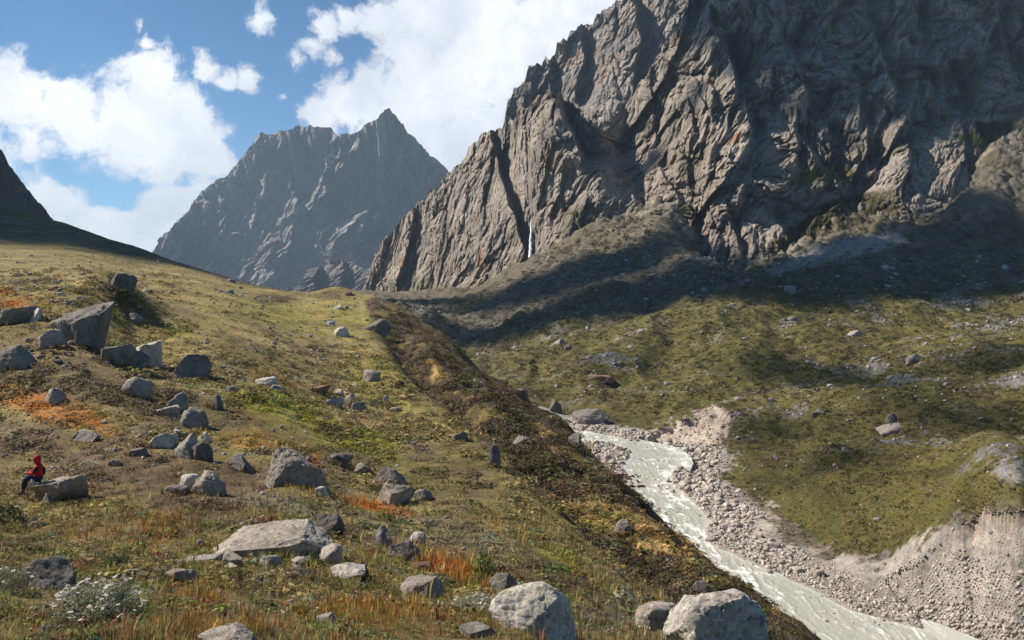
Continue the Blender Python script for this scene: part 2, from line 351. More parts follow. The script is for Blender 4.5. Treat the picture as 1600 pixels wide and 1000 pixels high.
# ridge of earth left of the bushes and stripes along the steep side
def P_of(): return HZ-GZ*F/GY
PY = P_of()
crestx = polyf([(20,3.8),(25.5,3.3),(32,2.5),(42,1),(55,-1.5),(70,-5.6),(85,-10.8),(110,-18.4),(135,-25),(152,-29)])(GY)
side = sstep(-2, 6, GX-crestx)*sstep(190, 165, GY)*(GZ > -36)
cell = np.maximum(GY*(PX1-PX0)/NC/F, GY*np.gradient(lys)[:, None])
rough = 1+.9*side
rough = np.where(GY < 15, .75, rough)
smooth = sstep(560, 520, PY)*sstep(230, 330, GPX)*(GY < 190)*sstep(620, 560, GPX)
rough = rough*(1-.55*smooth)
H = np.zeros(GX.shape)
for i, Lw in enumerate((60, 28, 13, 6.2, 3, 1.4, .7, .33, .16)):
    amp = .030*Lw**.95
    if Lw > 20: amp *= .55
    wgt = sstep(2.2, 4.5, Lw/cell)*sstep(.5, .12, Lw/GY)
    if wgt.max() <= 0: continue
    n = pn2(GX/Lw+31*i, GY/Lw+7*i)
    if i % 2: n = .6-np.abs(n)*2.2
    H += amp*wgt*n
H *= rough*np.where(RD < 12, .25, 1.0)
st = fbm2((GX+.24*GY)/1.7, (GY-.24*GX)/16, 4)
H += side*.34*st*sstep(0, 25, GY)
fbk = (GPX > 560)*sstep(120, 150, GY)*sstep(8, 30, RD)*sstep(-40, -36, GZ); fbk = fbk*((GPX > 870) | (GY > 230))
H += fbk*(5.2*fbm2(GX/52+3, GY/70, 2)-3.4*np.abs(fbm2(GX/24+9, GY/60, 3, .55))+1.1*fbm2(GX/9, GY/14, 3)+.35*fbm2(GX/3.2, GY/4, 2)*sstep(330, 200, GY))
dd_ = GX-crestx; H -= np.exp(-((dd_-3.0)/2.2)**2)*.030*GY*sstep(18, 30, GY)*sstep(140, 85, GY)
far = sstep(330, 420, GY)*(GPX > 560)
H += far*(4*np.abs(fbm2(GX/38, GY/150, 4))+1.3*np.abs(fbm2(GX/11, GY/30, 4, .6))+.8*fbm2(GX/5, GY/8, 3))
_j = 5*fbm2(GX/3, GY/3, 3)+7*fbm2(GX/9, GY/9, 2)
for _p, _d in (([(985,692),(1050,667),(1095,645),(1122,636),(1142,648),(1138,682),(1105,715),(1085,740),(1050,720)], 1.6), ([(1384,905),(1440,872),(1500,826),(1545,806),(1600,799),(1950,794),(1950,1300),(1500,1100),(1425,955)], 1.5)):
    _s = (GPX > _p[0][0]-40)&(GY < 230)&(GX > 10)&(GY > 60); _w = np.zeros(GX.shape); _w[_s] = soft_poly(GPX[_s]+_j[_s], PY[_s]+_j[_s]*.4, _p, 2.0)
    H -= _w*(_d-.6*np.abs(fbm2((GX-GY*.3)/3.2, (GX+GY)/16, 5, .6))-.55*fbm2(GX/1.8, GY/1.8, 4, .6))
# mounds behind the big boulder pile and small crest hummocks
def mound(px, py, Y, h, rx, ry):
    X = (px-800)/F*Y; return h*np.exp(-((GX-X)/rx)**2-((GY-Y)/ry)**2)
H += mound(430,468,158,1.1,6,6)+mound(192,455,86,1.8,3.2,6)+mound(520,462,166,1.3,5,5)
_k = GY/YB(GPX); _w = sstep(.80, .97, _k)*sstep(900, 980, GPX)*(GY > 300)
_s = _w > 0; _f = np.zeros(GX.shape); _f[_s] = facet2(GX[_s]/26+.4*GY[_s]/26, GY[_s]/30, 3, 1., 1.)+.5*facet2(GX[_s]/11, GY[_s]/13, 5, 1., 1.)+.25*facet2(GX[_s]/4.5, GY[_s]/6, 6, 1., 1.)+.14*facet2(GX[_s]/2., GY[_s]/2.6, 8, 1.2, 1.2)
CRAG = _w*sstep(-.35, .0, _f); H += _w*(_f+.15)*11
GZ = GZ+H*np.where(GY < 6, .4, 1)
PY = P_of()
print('land', time.time()-T0)

# visible-surface lookup (photo pixel -> point on the land)
CM = np.minimum.accumulate(PY, axis=0)
def hit(px, py):
    c = int(round((px-PX0)/(PX1-PX0)*(NC-1))); c = min(max(c, 0), NC-1)
    r = int(np.searchsorted(-CM[:, c], -py)); r = min(r, NR-1)
    return np.array([(px-800)/F*GY[r, c], GY[r, c], GZ[r, c]])
def hits(px, py):
    c = np.clip(np.round((px-PX0)/(PX1-PX0)*(NC-1)).astype(int), 0, NC-1); r = np.empty(len(px), int)
    for k in range(len(px)): r[k] = min(int(np.searchsorted(-CM[:, c[k]], -py[k])), NR-1)
    return (px-800)/F*GY[r, c], GY[r, c], GZ[r, c], r, c
def zat(X, Y):
    r = rowof(Y); c = ((X/Y*F+800)-PX0)/(PX1-PX0)*(NC-1); c = np.clip(np.round(c).astype(int), 0, NC-1); return GZ[r, c]

# ------------------------------------------------------------------ what grows or lies where (albedo)
A = lambda *c: np.array(c, np.float32)
OLIVE, TAN, HEATH, ORANGE, LIME, SOIL, VGREEN, GRAVEL, SLIP, TALUS, SAGE, GOLD = (A(.205,.165,.050), A(.31,.245,.11), A(.068,.050,.026), A(.40,.145,.022), A(.26,.26,.035),
    A(.135,.090,.055), A(.078,.076,.020), A(.33,.30,.27), A(.45,.37,.30), A(.115,.100,.075), A(.21,.195,.13), A(.38,.255,.095))
def ell(px, py, cx, cy, rx, ry, rot=0):
    a = math.radians(rot); dx = px-cx; dy = py-cy; u = dx*math.cos(a)+dy*math.sin(a); v = -dx*math.sin(a)+dy*math.cos(a)
    return np.hypot(u/rx, v/ry)
ZONES = [  # moraine top: cx, cy, rx, ry, rot, colour, strength
    (230,745,270,55,5,SOIL,.85),(60,690,110,38,5,SOIL,.9),(110,575,150,50,20,SOIL,.6),(100,600,190,30,10,HEATH,.75),(60,430,90,40,15,TAN,.5),
    (85,640,105,22,16,ORANGE,.9),(145,665,45,13,15,ORANGE,.8),(20,470,70,14,14,ORANGE,.9),(255,825,50,28,-20,ORANGE,.6),(140,830,70,16,0,ORANGE,.4),
    (705,895,75,17,18,ORANGE,.95),(585,793,70,10,12,ORANGE,.95),(487,725,20,14,60,ORANGE,.85),(400,690,60,14,10,ORANGE,.6),(640,855,50,9,10,ORANGE,.8),(395,655,40,12,40,ORANGE,.5),
    (310,935,60,30,0,ORANGE,.5),(600,965,190,22,4,ORANGE,.62),(120,960,90,14,0,ORANGE,.45),(430,592,55,8,20,ORANGE,.35),(330,980,120,18,0,ORANGE,.4),
    (440,640,75,26,12,LIME,.95),(560,690,80,24,15,LIME,.8),(640,735,60,18,20,LIME,.6),(860,870,60,22,30,LIME,.85),(850,715,50,14,30,LIME,.7),(590,600,60,40,30,LIME,.35),
    (500,500,110,28,5,LIME,.35),(380,480,90,20,5,LIME,.3),(230,505,90,12,15,LIME,.4),(500,800,70,14,8,LIME,.3),(40,940,60,12,0,LIME,.4),(700,840,90,10,12,LIME,.3),
    (700,745,95,42,18,HEATH,.7),(430,665,70,20,18,HEATH,.35),(850,905,170,38,28,HEATH,.75),(560,720,60,14,15,HEATH,.55),(300,640,120,22,10,HEATH,.6),(200,470,50,22,50,HEATH,.85),(430,468,34,8,0,HEATH,.9),(515,462,25,6,0,HEATH,.9),
    (420,520,60,5,25,HEATH,.6),(200,830,140,20,0,HEATH,.45),(330,800,90,18,0,HEATH,.5),(30,850,50,25,0,HEATH,.6),
    (620,830,120,28,10,SAGE,.7),(930,965,130,26,5,SAGE,.7),(450,790,90,14,10,SAGE,.6),(150,935,90,24,0,SAGE,.5),(760,850,90,20,20,SAGE,.5),(250,520,60,8,35,GOLD,.6),(130,450,60,8,25,GOLD,.4),(800,860,30,30,0,TAN,.5)]
def ground_colour(px, py, X, Y, RDv, sd):
    n1 = fbm2(X/9, Y/9, 5, .6); n2 = fbm2(X/2.2+9, Y/2.2, 4, .6); n3 = fbm2(X/30+5, Y/30, 4, .6)
    near = (Y < 215)
    t = np.clip(.5+.75*n1+.25*n2, 0, 1)[..., None]
    col = OLIVE*(1-t)+TAN*t
    mor = near & ((px < 560) | (Y < polyf([(560,200),(700,140),(870,100),(960,80),(1100,50),(1280,40),(1900,40)])(px)))
    wj = 1+.35*n2+.35*fbm2(X/4, Y/4, 3)
    for (cx, cy, rx, ry, rot, cc, s) in ZONES:
        d = ell(px, py, cx, cy, rx, ry, rot)*wj
        sel = mor & (d < 1.4)
        w = (s*sstep(1.3, .6, d[sel])*np.clip(.78+.9*n2[sel]+.5*n1[sel], 0, 1))[..., None]
        col[sel] = col[sel]*(1-w)+cc*w
    # steep side: dark heath and golden grass, heath share raised to deepen its shade
    g = sstep(-.25, .25, fbm2((X+.24*Y)/4.2, (Y-.24*X)/26, 4, .6)+.35*n2-.40+.5*sstep(30, 60, Y)*sstep(95, 60, Y)*sstep(4, 9, X)-.55*sstep(85, 120, Y))[..., None]
    sc_ = HEATH*1.1*(1-g)+GOLD*g
    gm = (sstep(.1, .5, n1+.3*n2)*.6)[..., None]; sc_ = sc_*(1-gm)+OLIVE*gm*1.0
    w = (sstep(.22, .42, sd+.12*n2)*mor)[..., None]; col = col*(1-w)+sc_*w
    # far left hill: turf colour darkened to carry its cloud shade
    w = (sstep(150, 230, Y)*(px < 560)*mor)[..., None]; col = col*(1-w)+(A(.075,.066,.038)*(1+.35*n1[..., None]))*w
    # far bank
    fb = ~mor; n4 = fbm2(X/1.1+2, Y/1.3, 3, .6)
    t = np.clip(.45+.6*n3+.5*n1, 0, 1)[..., None]; v = VGREEN*(1-t)+A(.135,.112,.035)*t
    t = sstep(.3, .75, n1+.6*n2)[..., None]*.6; v = v*(1-t)+A(.10,.085,.04)*t
    rk = sstep(.42, .6, n3*.8+.5*fbm2(X/14+3, Y/22, 4, .65)+.35*n2+.55*n4+.12*sstep(1150, 1350, px)*sstep(760, 560, py))[..., None]*.9
    v = v*(1-rk)+A(.17,.165,.165)*rk
    t = sstep(345, 450, Y)[..., None]
    tal = TALUS*(1+.25*n1[..., None]); gr = sstep(.0, .5, fbm2(X/60, Y/160, 4, .6)+.25*n2)[..., None]*.8
    tal = tal*(1-gr)+A(.095,.085,.030)*gr
    v = v*(1-t)+tal*t
    n4 = fbm2(X/1.1+2, Y/1.3, 3, .6); jx = px+12*n2+10*n1+9*n4; jy = py+7*n2+6*n1+5*n4
    def lay(poly, cc, wd, s=1.):
        nonlocal v
        ww = (s*soft_poly(jx, jy, poly, wd))[..., None]; v = v*(1-ww)+cc*ww
    lay([(985,689),(1000,684),(1050,665),(1095,643),(1122,634),(1142,646),(1138,682),(1105,715),(1085,740),(1050,720),(1040,704)], SLIP, 3)
    lay([(1384,893),(1440,868),(1500,822),(1545,802),(1600,795),(1900,790),(1900,1300),(1500,1100),(1420,950),(1385,915)], SLIP*.92, 4)
    lay([(1440,905),(1480,868),(1510,885),(1500,905),(1450,935)], VGREEN, 6, .8)
    lay([(1080,735),(1150,760),(1230,812),(1300,860),(1370,900),(1330,915),(1250,885),(1190,850),(1120,800)], A(.17,.145,.11), 3, .7)
    lay([(1190,425),(1240,400),(1310,375),(1385,365),(1400,362),(1420,378),(1350,395),(1260,418),(1210,428)], A(.24,.235,.23), 4, .95)
    lay([(1560,730),(1600,715),(1800,700),(1800,770),(1600,755),(1560,750)], A(.20,.195,.19), 5, .8)
    # foot path and stream beds
    for pl, cc, wd in (([(1050,372),(1075,395),(1072,410),(1040,432),(980,462),(930,478),(890,492)], A(.21,.20,.18), 2.2),
                       ([(1090,640),(1180,615),(1270,600),(1330,585),(1420,560),(1500,540),(1600,515)], A(.22,.20,.16), 2.5),
                       ([(900,605),(1000,612),(1080,612),(1130,606)], A(.22,.20,.15), 2.)):
        dd = poly_dist(jx*.5+px*.5, jy*.3+py*.7, pl, False); ww = (sstep(wd*1.4, wd*.3, dd)*np.clip(.35+1.2*n2+.5*n1, 0, .8))[..., None]; v = v*(1-ww)+cc*ww
    # cobbles beside the water
    gw = sstep(11.5, 10, RDv+3*n1+2.5*n2+2*fbm2(X/.9, Y/.9, 3))[..., None]
    gw = gw*(sstep(-24, -34, HZ*0+((HZ-py)*Y/F)))[..., None]
    v = v*(1-gw)+(GRAVEL*(1+.25*n2[..., None]))*gw
    col[fb] = v[fb]
    # worn path on the moraine
    dd = poly_dist(px+6*n2, py+3*n2, [(90,745),(150,722),(185,690),(215,672),(280,655)], False); ww = (sstep(9, 2, dd)*mor*.6)[..., None]; col = col*(1-ww)+A(.27,.215,.14)*ww
    return np.clip(col, .008, .7)
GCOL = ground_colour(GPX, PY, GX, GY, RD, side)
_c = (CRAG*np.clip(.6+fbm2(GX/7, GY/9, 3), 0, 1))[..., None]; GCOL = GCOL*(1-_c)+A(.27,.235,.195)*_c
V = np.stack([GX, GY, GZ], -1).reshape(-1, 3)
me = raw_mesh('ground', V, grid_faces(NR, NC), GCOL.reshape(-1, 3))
tag(link('ground', me, MG), kind='structure')
print('ground', time.time()-T0)
# a wide valley floor carrying the land on to the horizon
def plain(name, pts, z, mat):
    me = bpy.data.meshes.new(name); me.from_pydata([(x, y, z) for x, y in pts], [], [(0, 1, 2, 3)]); return tag(link(name, me, mat), kind='structure')
mp = M('far_turf'); plain('valley_floor', [(-6500,-400), (6500,-400), (6500,7000), (-6500,7000)], -70, mp.fin(mp.ramp(mp.noise(.01, 8, .7, mp.coord()), [(.3, (.05,.05,.03)), (.7, (.11,.1,.06))]), .95))

# ------------------------------------------------------------------ rock walls and mountains (sheets with real depth)
def strokes(px, py, S, jit):
    out = np.zeros(px.shape)
    for pts, D, W in S:
        a = np.array(sorted(pts, key=lambda p: p[1]), float)
        lx = np.interp(py, a[:, 1], a[:, 0])+jit
        d = px-lx; y0, y1 = a[0, 1], a[-1, 1]; e = max(12, (y1-y0)*.22)
        fade = sstep(y0-e, y0+2, py)*sstep(y1+e, y1-2, py)
        out += D*fade*np.where(d > 0, (1-np.exp(-d/3.5))*np.exp(-np.maximum(d, 0)/W), -.12*np.exp(np.minimum(d, 0)/(W*.8)))
    return out
def sheet(name, px0, px1, ncol, nrow, top, bot, depth, S, namp, nscale, mat, colf, jag, back, seed=0, jitter=5, tilt=.5):
    us = np.linspace(px0, px1, ncol); T = top(us)+jag*(fbm2(us/22+seed, us*0+.5, 5, .62)-.6*facet2(us/9., us*0+.5+seed, seed, 1.2, 1.2)-.25*facet2(us/3.6, us*0+.5+seed, seed, 1.2, 1.2))
    B = bot(us) if callable(bot) else np.full(ncol, float(bot))
    T = np.minimum(T, B-2)
    s = np.linspace(0, 1, nrow)[:, None]
    PXg = np.repeat(us[None], nrow, 0); PYg = B[None]+(T-B)[None]*s
    Y = depth(PXg, PYg)
    j = jitter*fbm2(PXg/40+seed, PYg/40, 4)
    Y = Y+strokes(PXg, PYg, S, j)
    X = (PXg-800)/F*Y; Z = (HZ-PYg)/F*Y
    # broken rock relief in world space: slanted slabs over slabs, ribs and gullies
    q = nscale; al = (X*.9-Y*.45)
    wa = al/q+.2*fbm2(al/q*.8+seed, Z/q*.8, 4); wz = Z/q*.75+.2*fbm2(al/q*.8-7, Z/q*.8+seed, 4)
    wa = wa-.5*tilt*wz
    brk = .55+.9*np.clip(.5+.9*fbm2(al/q*.55+9, Z/q*.55+seed, 3), 0, 1)   # smooth slabs here, shattered rock there
    r = 0; a = 1.45
    for o, sca in enumerate((.55, 1.25, 2.9, 6.7, 15, 33)):
        th = (.25, -.55, .9, -.1, -.9, .5)[o]; ua = (wa*np.cos(th)+wz*np.sin(th))*sca; ub = (-wa*np.sin(th)+wz*np.cos(th))*sca
        ua = ua+.08*fbm2(ua*1.7, ub*1.7, 3); r = r+a*(brk if o > 1 else 1)*(facet2(ua, ub, seed+o, 1.0, 1.1, (0, .28, .32, .3, .2, 0)[o])+.2); a *= .57
    r = r+.35*(.5-np.abs(fbm2(wa*2.2, wz*.9, 7, .68)))
    blk = fbm3(X/q*1.7+4, Y/q, Z/q*1.3-X/q*.5, 4, .6); r2 = np.floor(blk*5)/5+(np.clip((blk*5-np.floor(blk*5)-.7)/.3, 0, 1))/5
    edge = sstep(0, .05, 1-s)
    dY = -namp*(r*1.0+r2*.35)
    Yn = Y+dY; k = Yn/Y
    X = X*k; Z = Z*k; Y = Yn           # sheets recede along their own sight lines by the relief only
    X = X+namp*.06*fbm3(Y/q*2, Z/q*2, X/q*2, 3)
    col = colf(PXg, PYg, X, Y, Z, r)
    # back side so the mass has thickness
    nb = 14
    bx, by, bz, bc = [], [], [], []
    for i in range(1, nb+1):
        t = i/nb; yy = Y[-1]+back*t; bx.append(X[-1]*(1+.1*t)); by.append(yy); bz.append(Z[-1]-(t**1.2)*back*1.2+back*.06*fbm2(us/15, us*0+i, 3)); bc.append(col[-1])
    X = np.vstack([X, bx]); Y = np.vstack([Y, by]); Z = np.vstack([Z, bz]); col = np.concatenate([col, np.array(bc)], 0)
    me = raw_mesh(name, np.stack([X, Y, Z], -1).reshape(-1, 3), grid_faces(nrow+nb, ncol), col.reshape(-1, 3), False)
    return tag(link(name, me, mat), kind='structure')
GREY = A(.50,.435,.375)
def cliff_col(px, py, X, Y, Z, r):
    n1 = fbm3(X/60, Y/60, Z/60, 5, .6); n2 = fbm3(X/14, Y/14, Z/10, 4, .6); n3 = fbm3(X/110+4, Y/110, Z/55, 4, .6)
    c = GREY*(1+.45*n1[..., None]+.22*n2[..., None])
    w = sstep(.1, .6, n3)[..., None]*.5; c = c*(1-w)+A(.50,.415,.325)*w
    w = (sstep(.42, .62, fbm3(X/32+9, Y/32, Z/26, 4, .6))*.8)[..., None]; c = c*(1-w)+A(.42,.235,.13)*w
    w = sstep(.28, .4, fbm3(X/45-9, Y/45, Z/90, 5, .65))[..., None]*.55; c = c*(1-w)+A(.15,.135,.12)*w
    w = sstep(.3, .38, fbm3(X/16+3, Y/16, Z/11, 4, .65))[..., None]*.5; c = c*(1-w)+A(.56,.48,.39)*w
    jx = px+8*n2; jy = py+6*n2+4*n1
    def lay(poly, cc, wd, s=1.):
        nonlocal c
        ww = (s*soft_poly(jx, jy, poly, wd)*np.clip(.95+.5*n2, 0, 1))[..., None]; c = c*(1-ww)+cc*ww
    gr = A(.17,.155,.045)
    lay([(1225,290),(1260,262),(1290,252),(1325,258),(1345,280),(1300,282),(1250,288)], gr*1.25, 5)
    lay([(1490,215),(1560,190),(1620,180),(1850,150),(1850,330),(1600,290),(1500,330),(1530,270),(1540,240)], gr, 7)
    lay([(1180,400),(1240,350),(1290,320),(1350,300),(1410,300),(1400,345),(1330,370),(1250,392)], A(.10,.09,.03), 7)
    lay([(850,420),(950,340),(1010,320),(1075,318),(1090,330),(1000,350),(900,400)], A(.12,.115,.035), 5, .9)
    lay([(880,330),(920,315),(945,330),(900,370),(870,380)], A(.12,.115,.045), 6, .6)
    lay([(1060,235),(1110,225),(1100,260),(1060,290)], gr, 6, .5)
    lay([(1380,240),(1480,150),(1490,175),(1430,240)], A(.12,.11,.04), 8, .6)
    lay([(590,462),(600,440),(640,430),(700,445),(720,458)], A(.20,.19,.10), 6, .6)
    lay([(700,457),(780,425),(830,395),(836,404),(790,440),(700,462)], A(.30,.26,.18), 3, .8)
    return np.clip(c, .02, .7)
TOPA = polyf([(520,478),(562,462),(575,420),(590,385),(600,372),(620,352),(640,328),(660,310),(680,292),(700,268),(727,245),(731,232),(746,224),(750,210),(762,204),(785,193),(800,184),(812,166),(828,160),(833,148),(850,143),(868,142),(890,160),(920,180),(950,206),(965,190),(985,160),(1000,130),(1030,82),(1060,40),(1080,-20),(1110,-140),(1950,-160)])
def depthA(px, py):
    hgt = np.maximum(PYB(px)-py, -60)
    Y = YB(px)+hgt*polyf([(560,.5),(830,.5),(1100,.62),(1300,.55),(1600,.45),(1900,.4)])(px)
    Y = Y+70*sstep(930, 975, px)*sstep(330, 200, py)*sstep(1080, 985, px)
    Y = Y-50*np.exp(-((px-870)/60)**2)*sstep(330, 180, py)
    return Y
SA = [([(768,215),(782,270),(800,330),(813,370),(816,405)],75,30),([(706,365),(692,400),(686,432)],16,12),([(790,378),(760,402),(738,440)],14,18),
      ([(648,335),(634,395),(618,445)],45,24),([(608,370),(597,405),(578,452)],26,12),([(866,138),(880,180),(895,215),(906,245)],110,46),
      ([(1108,35),(1140,95),(1160,150),(1172,205)],60,42),([(1075,20),(1060,70),(1040,120),(1000,180),(955,230)],30,25),([(1345,-60),(1355,30),(1378,90),(1396,140)],60,40),([(1030,255),(1046,290),(1060,315)],22,18),
      ([(1240,200),(1262,232),(1282,258)],34,24),([(1482,105),(1494,140),(1502,170)],50,40),([(1525,200),(1538,225),(1548,248)],34,30),
      ([(860,230),(850,270),(838,320)],14,20),([(960,250),(985,290),(1000,330)],22,22),([(915,225),(935,265),(945,300)],14,25),([(1180,200),(1150,260),(1100,320),(1080,350)],26,30),
      ([(1230,60),(1250,120),(1270,180)],28,30),([(1430,20),(1440,80),(1455,130)],30,30),([(1560,20),(1570,80),(1580,140)],30,30),([(1290,300),(1330,330),(1350,360)],14,30),([(730,300),(722,340),(715,365)],14,20),([(880,260),(872,300),(860,340)],16,18),
      ([(1200,330),(1225,360),(1235,395)],22,22),([(1135,330),(1150,370),(1160,410)],20,18)]
MC = mat_cliff('cliff_rock', 1.0)
_q = random.Random(12)
for _i in range(30):
    _x = 1020+19*_i+_q.uniform(-8, 8); _y = _q.uniform(-60, 200); _l = _q.uniform(50, 130); _s2 = _q.uniform(-.2, .75)
    SA.append(([(_x, _y), (_x-_s2*_l*.5+_q.uniform(-5, 5), _y+_l*.5), (_x-_s2*_l, _y+_l)], _q.uniform(14, 34), _q.uniform(10, 24)))
sheet('rock_wall', 520, 1950, 1060, 560, TOPA, lambda u: PYB(u)+45, depthA, SA, 26, 85, MC, cliff_col, 9, 220, 1)
TOPB = polyf([(740,230),(787,192),(791,160),(798,150),(802,134),(819,124),(825,104),(849,98),(853,89),(866,87),(870,66),(886,61),(890,44),(906,38),(927,32),(933,15),(955,8),(1000,-20),(1100,-80),(1250,-120)])
def depthB(px, py): return 1250-.7*(px-785)+(200-py)*.6
SB = [([(862,85),(858,130),(862,180)],50,26),([(905,40),(912,90),(900,150)],60,30),([(985,-10),(1000,60),(990,130)],90,40),([(830,110),(826,150),(830,190)],30,20)]
def colB(px, py, X, Y, Z, r):
    n = fbm3(X/90, Y/90, Z/60, 5, .6)[..., None]; c = A(.40,.36,.33)*(1+.45*n)
    w = sstep(.15, .5, fbm3(X/60+9, Y/60, Z/30, 4))[..., None]*.7; return np.clip(c*(1-w)+A(.40,.26,.17)*w, .02, .7)
sheet('back_tower', 740, 1250, 420, 330, TOPB, 330, depthB, SB, 30, 110, MC, colB, 8, 260, 2)
# distant mountain
TOPM = polyf([(215,415),(243,388),(250,370),(270,348),(290,328),(318,296),(330,286),(352,270),(370,254),(385,238),(395,221),(408,208),(430,204),(470,197),(500,195),(516,197),(526,208),(540,206),(560,204),(566,197),(578,190),(588,184),(597,174),(606,167),(616,179),(626,191),(637,204),(650,216),(668,236),(680,247),(700,264),(730,300),(780,360),(860,420)])
RGM = polyf([(168,605),(225,560),(265,530),(310,505),(440,430),(500,400)])
def depthM(px, py): d = px-RGM(py); return 3500+(470-py)*2.2+1.1*np.maximum(d, 0)+2.7*np.maximum(-d, 0)
SM = [([(452,190),(446,240),(455,290),(462,310)],330,90),([(395,215),(385,260),(372,290)],90,30),([(603,160),(585,200),(560,225),(530,265),(505,310)],360,150),([(505,300),(470,350),(440,400),(425,440)],230,120),
      ([(340,290),(360,330),(372,370)],130,50),([(418,205),(412,240),(405,270)],60,18),([(500,195),(505,230),(500,260)],90,30),([(560,205),(566,240),(556,270)],120,40),([(650,215),(640,260),(630,310)],150,50),([(300,330),(300,370),(320,400)],90,40),([(615,300),(590,360),(580,420)],160,60),([(400,300),(420,340),(430,380)],120,40)]
_r = random.Random(4)
def falls(n, x0, x1, topf, d0, d1, w0, w1, slope, len0, len1):
    out = []
    for i in range(n):
        x = x0+(x1-x0)*(i+_r.random()*.9)/n; y = float(topf(x))+_r.uniform(0, 60); l = _r.uniform(len0, len1); sl_ = slope*_r.uniform(.3, 1.6)
        out.append(([(x, y), (x-sl_*l*.5+_r.uniform(-5, 5), y+l*.5), (x-sl_*l, y+l)], _r.uniform(d0, d1), _r.uniform(w0, w1)))
    return out
SM += falls(26, 300, 690, TOPM, 110, 280, 12, 36, .55, 60, 190)
def colM(px, py, X, Y, Z, r):
    n = fbm3(X/300, Y/300, Z/200, 6, .62)[..., None]; c = A(.43,.40,.375)*(1+.5*n)*(1+.6*fbm3(X/70, Y/70, Z/90, 4, .65)[..., None])
    w = sstep(.2, .5, fbm3(X/200+9, Y/200, Z/110, 5))[..., None]*.55; c = c*(1-w)+A(.29,.20,.145)*w
    jx = px+6*n[..., 0]; w = (soft_poly(jx, py, [(558,245),(575,215),(592,195),(606,205),(640,215),(600,222),(580,240)], 6)*.7)[..., None]; c = c*(1-w)+A(.62,.62,.62)*w
    w = (sstep(.30, .5, fbm3(X/60, Y/60, Z/90+.3*X/60, 4, .6))*sstep(330, 230, py)*.6)[..., None]; c = c*(1-w)+A(.5,.5,.5)*w
    return np.clip(c, .02, .7)
MMt = mat_cliff('far_mountain_rock', .22)
sheet('far_mountain', 215, 860, 700, 520, TOPM, 500, depthM, SM, 250, 300, MMt, colM, 5, 900, 3, 9)
TOPK = polyf([(380,470),(430,466),(470,440),(478,420),(500,414),(515,406),(530,402),(548,412),(575,420),(600,425),(640,440)])
sheet('valley_spur', 400, 640, 260, 90, TOPK, 500, lambda px, py: 2100+(470-py)*3+(px-500)*.8, [([(500,412),(490,440),(488,460)],120,30),([(540,405),(536,430),(530,450)],120,24)], 45, 120, MMt,
      lambda px, py, X, Y, Z, r: np.clip(A(.27,.25,.235)*(1+.6*fbm3(X/60, Y/60, Z/60, 4)[..., None]), .03, .6), 5, 260, 4)
# dark shoulder at the far left
TOPL = polyf([(-300,60),(-120,130),(-40,190),(0,229),(12,250),(30,278),(55,308),(78,334),(110,365),(150,400)])
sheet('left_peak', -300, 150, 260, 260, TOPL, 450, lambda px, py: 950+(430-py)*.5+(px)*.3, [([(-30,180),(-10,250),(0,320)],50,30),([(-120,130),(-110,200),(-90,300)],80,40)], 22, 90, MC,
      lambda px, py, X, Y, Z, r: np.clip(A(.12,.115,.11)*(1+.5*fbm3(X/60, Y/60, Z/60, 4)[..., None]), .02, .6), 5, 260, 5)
print('cliffs', time.time()-T0)
# ------------------------------------------------------------------ haze over the whole valley
def build_haze():
    bm = bmesh.new(); bmesh.ops.create_cube(bm, size=1); me = bpy.data.meshes.new('haze'); bm.to_mesh(me); bm.free()
    o = link('haze', me); o.location = (0, 2990, 349); o.scale = (12990, 7990, 840)
    m = bpy.data.materials.new('valley_air'); m.use_nodes = True; nt = m.node_tree; nt.nodes.clear()
    out = nt.nodes.new('ShaderNodeOutputMaterial'); v = nt.nodes.new('ShaderNodeVolumePrincipled')
    v.inputs['Color'].default_value = (.62, .80, 1, 1); v.inputs['Density'].default_value = HAZE_DENSITY; v.inputs['Anisotropy'].default_value = .1
    nt.links.new(v.outputs[0], out.inputs['Volume']); me.materials.append(m); tag(o, kind='stuff')
build_haze()
# ------------------------------------------------------------------ unseen clouds added up-sun, each shaped to throw a patch of shade
mcl = M('shade_cloud_vapour')
def cloud_mat():
    m = mcl; o = m.coord(); sp = m.N.new('ShaderNodeSeparateXYZ'); m.L.new(o, sp.inputs[0])
    cx = m.N.new('ShaderNodeCombineXYZ'); m.L.new(sp.outputs[0], cx.inputs[0]); m.L.new(sp.outputs[1], cx.inputs[1])
    ln = m.N.new('ShaderNodeVectorMath'); ln.operation = 'LENGTH'; m.L.new(cx.outputs[0], ln.inputs[0])
    f = m.math('ADD', ln.outputs['Value'], m.mapr(m.noise(2.5, 6, .6, o), 0, 1, -.28, .28))
    inf = m.N.new('ShaderNodeObjectInfo')
    al = m.math('MULTIPLY', m.mapr(f, .95, .55, 0, 1), m.math('MULTIPLY', inf.outputs['Alpha'], .88)); m.L.new(al, m.b.inputs['Alpha'])
    return m.fin((.92, .93, .95), 1.0)
cloud_mat()
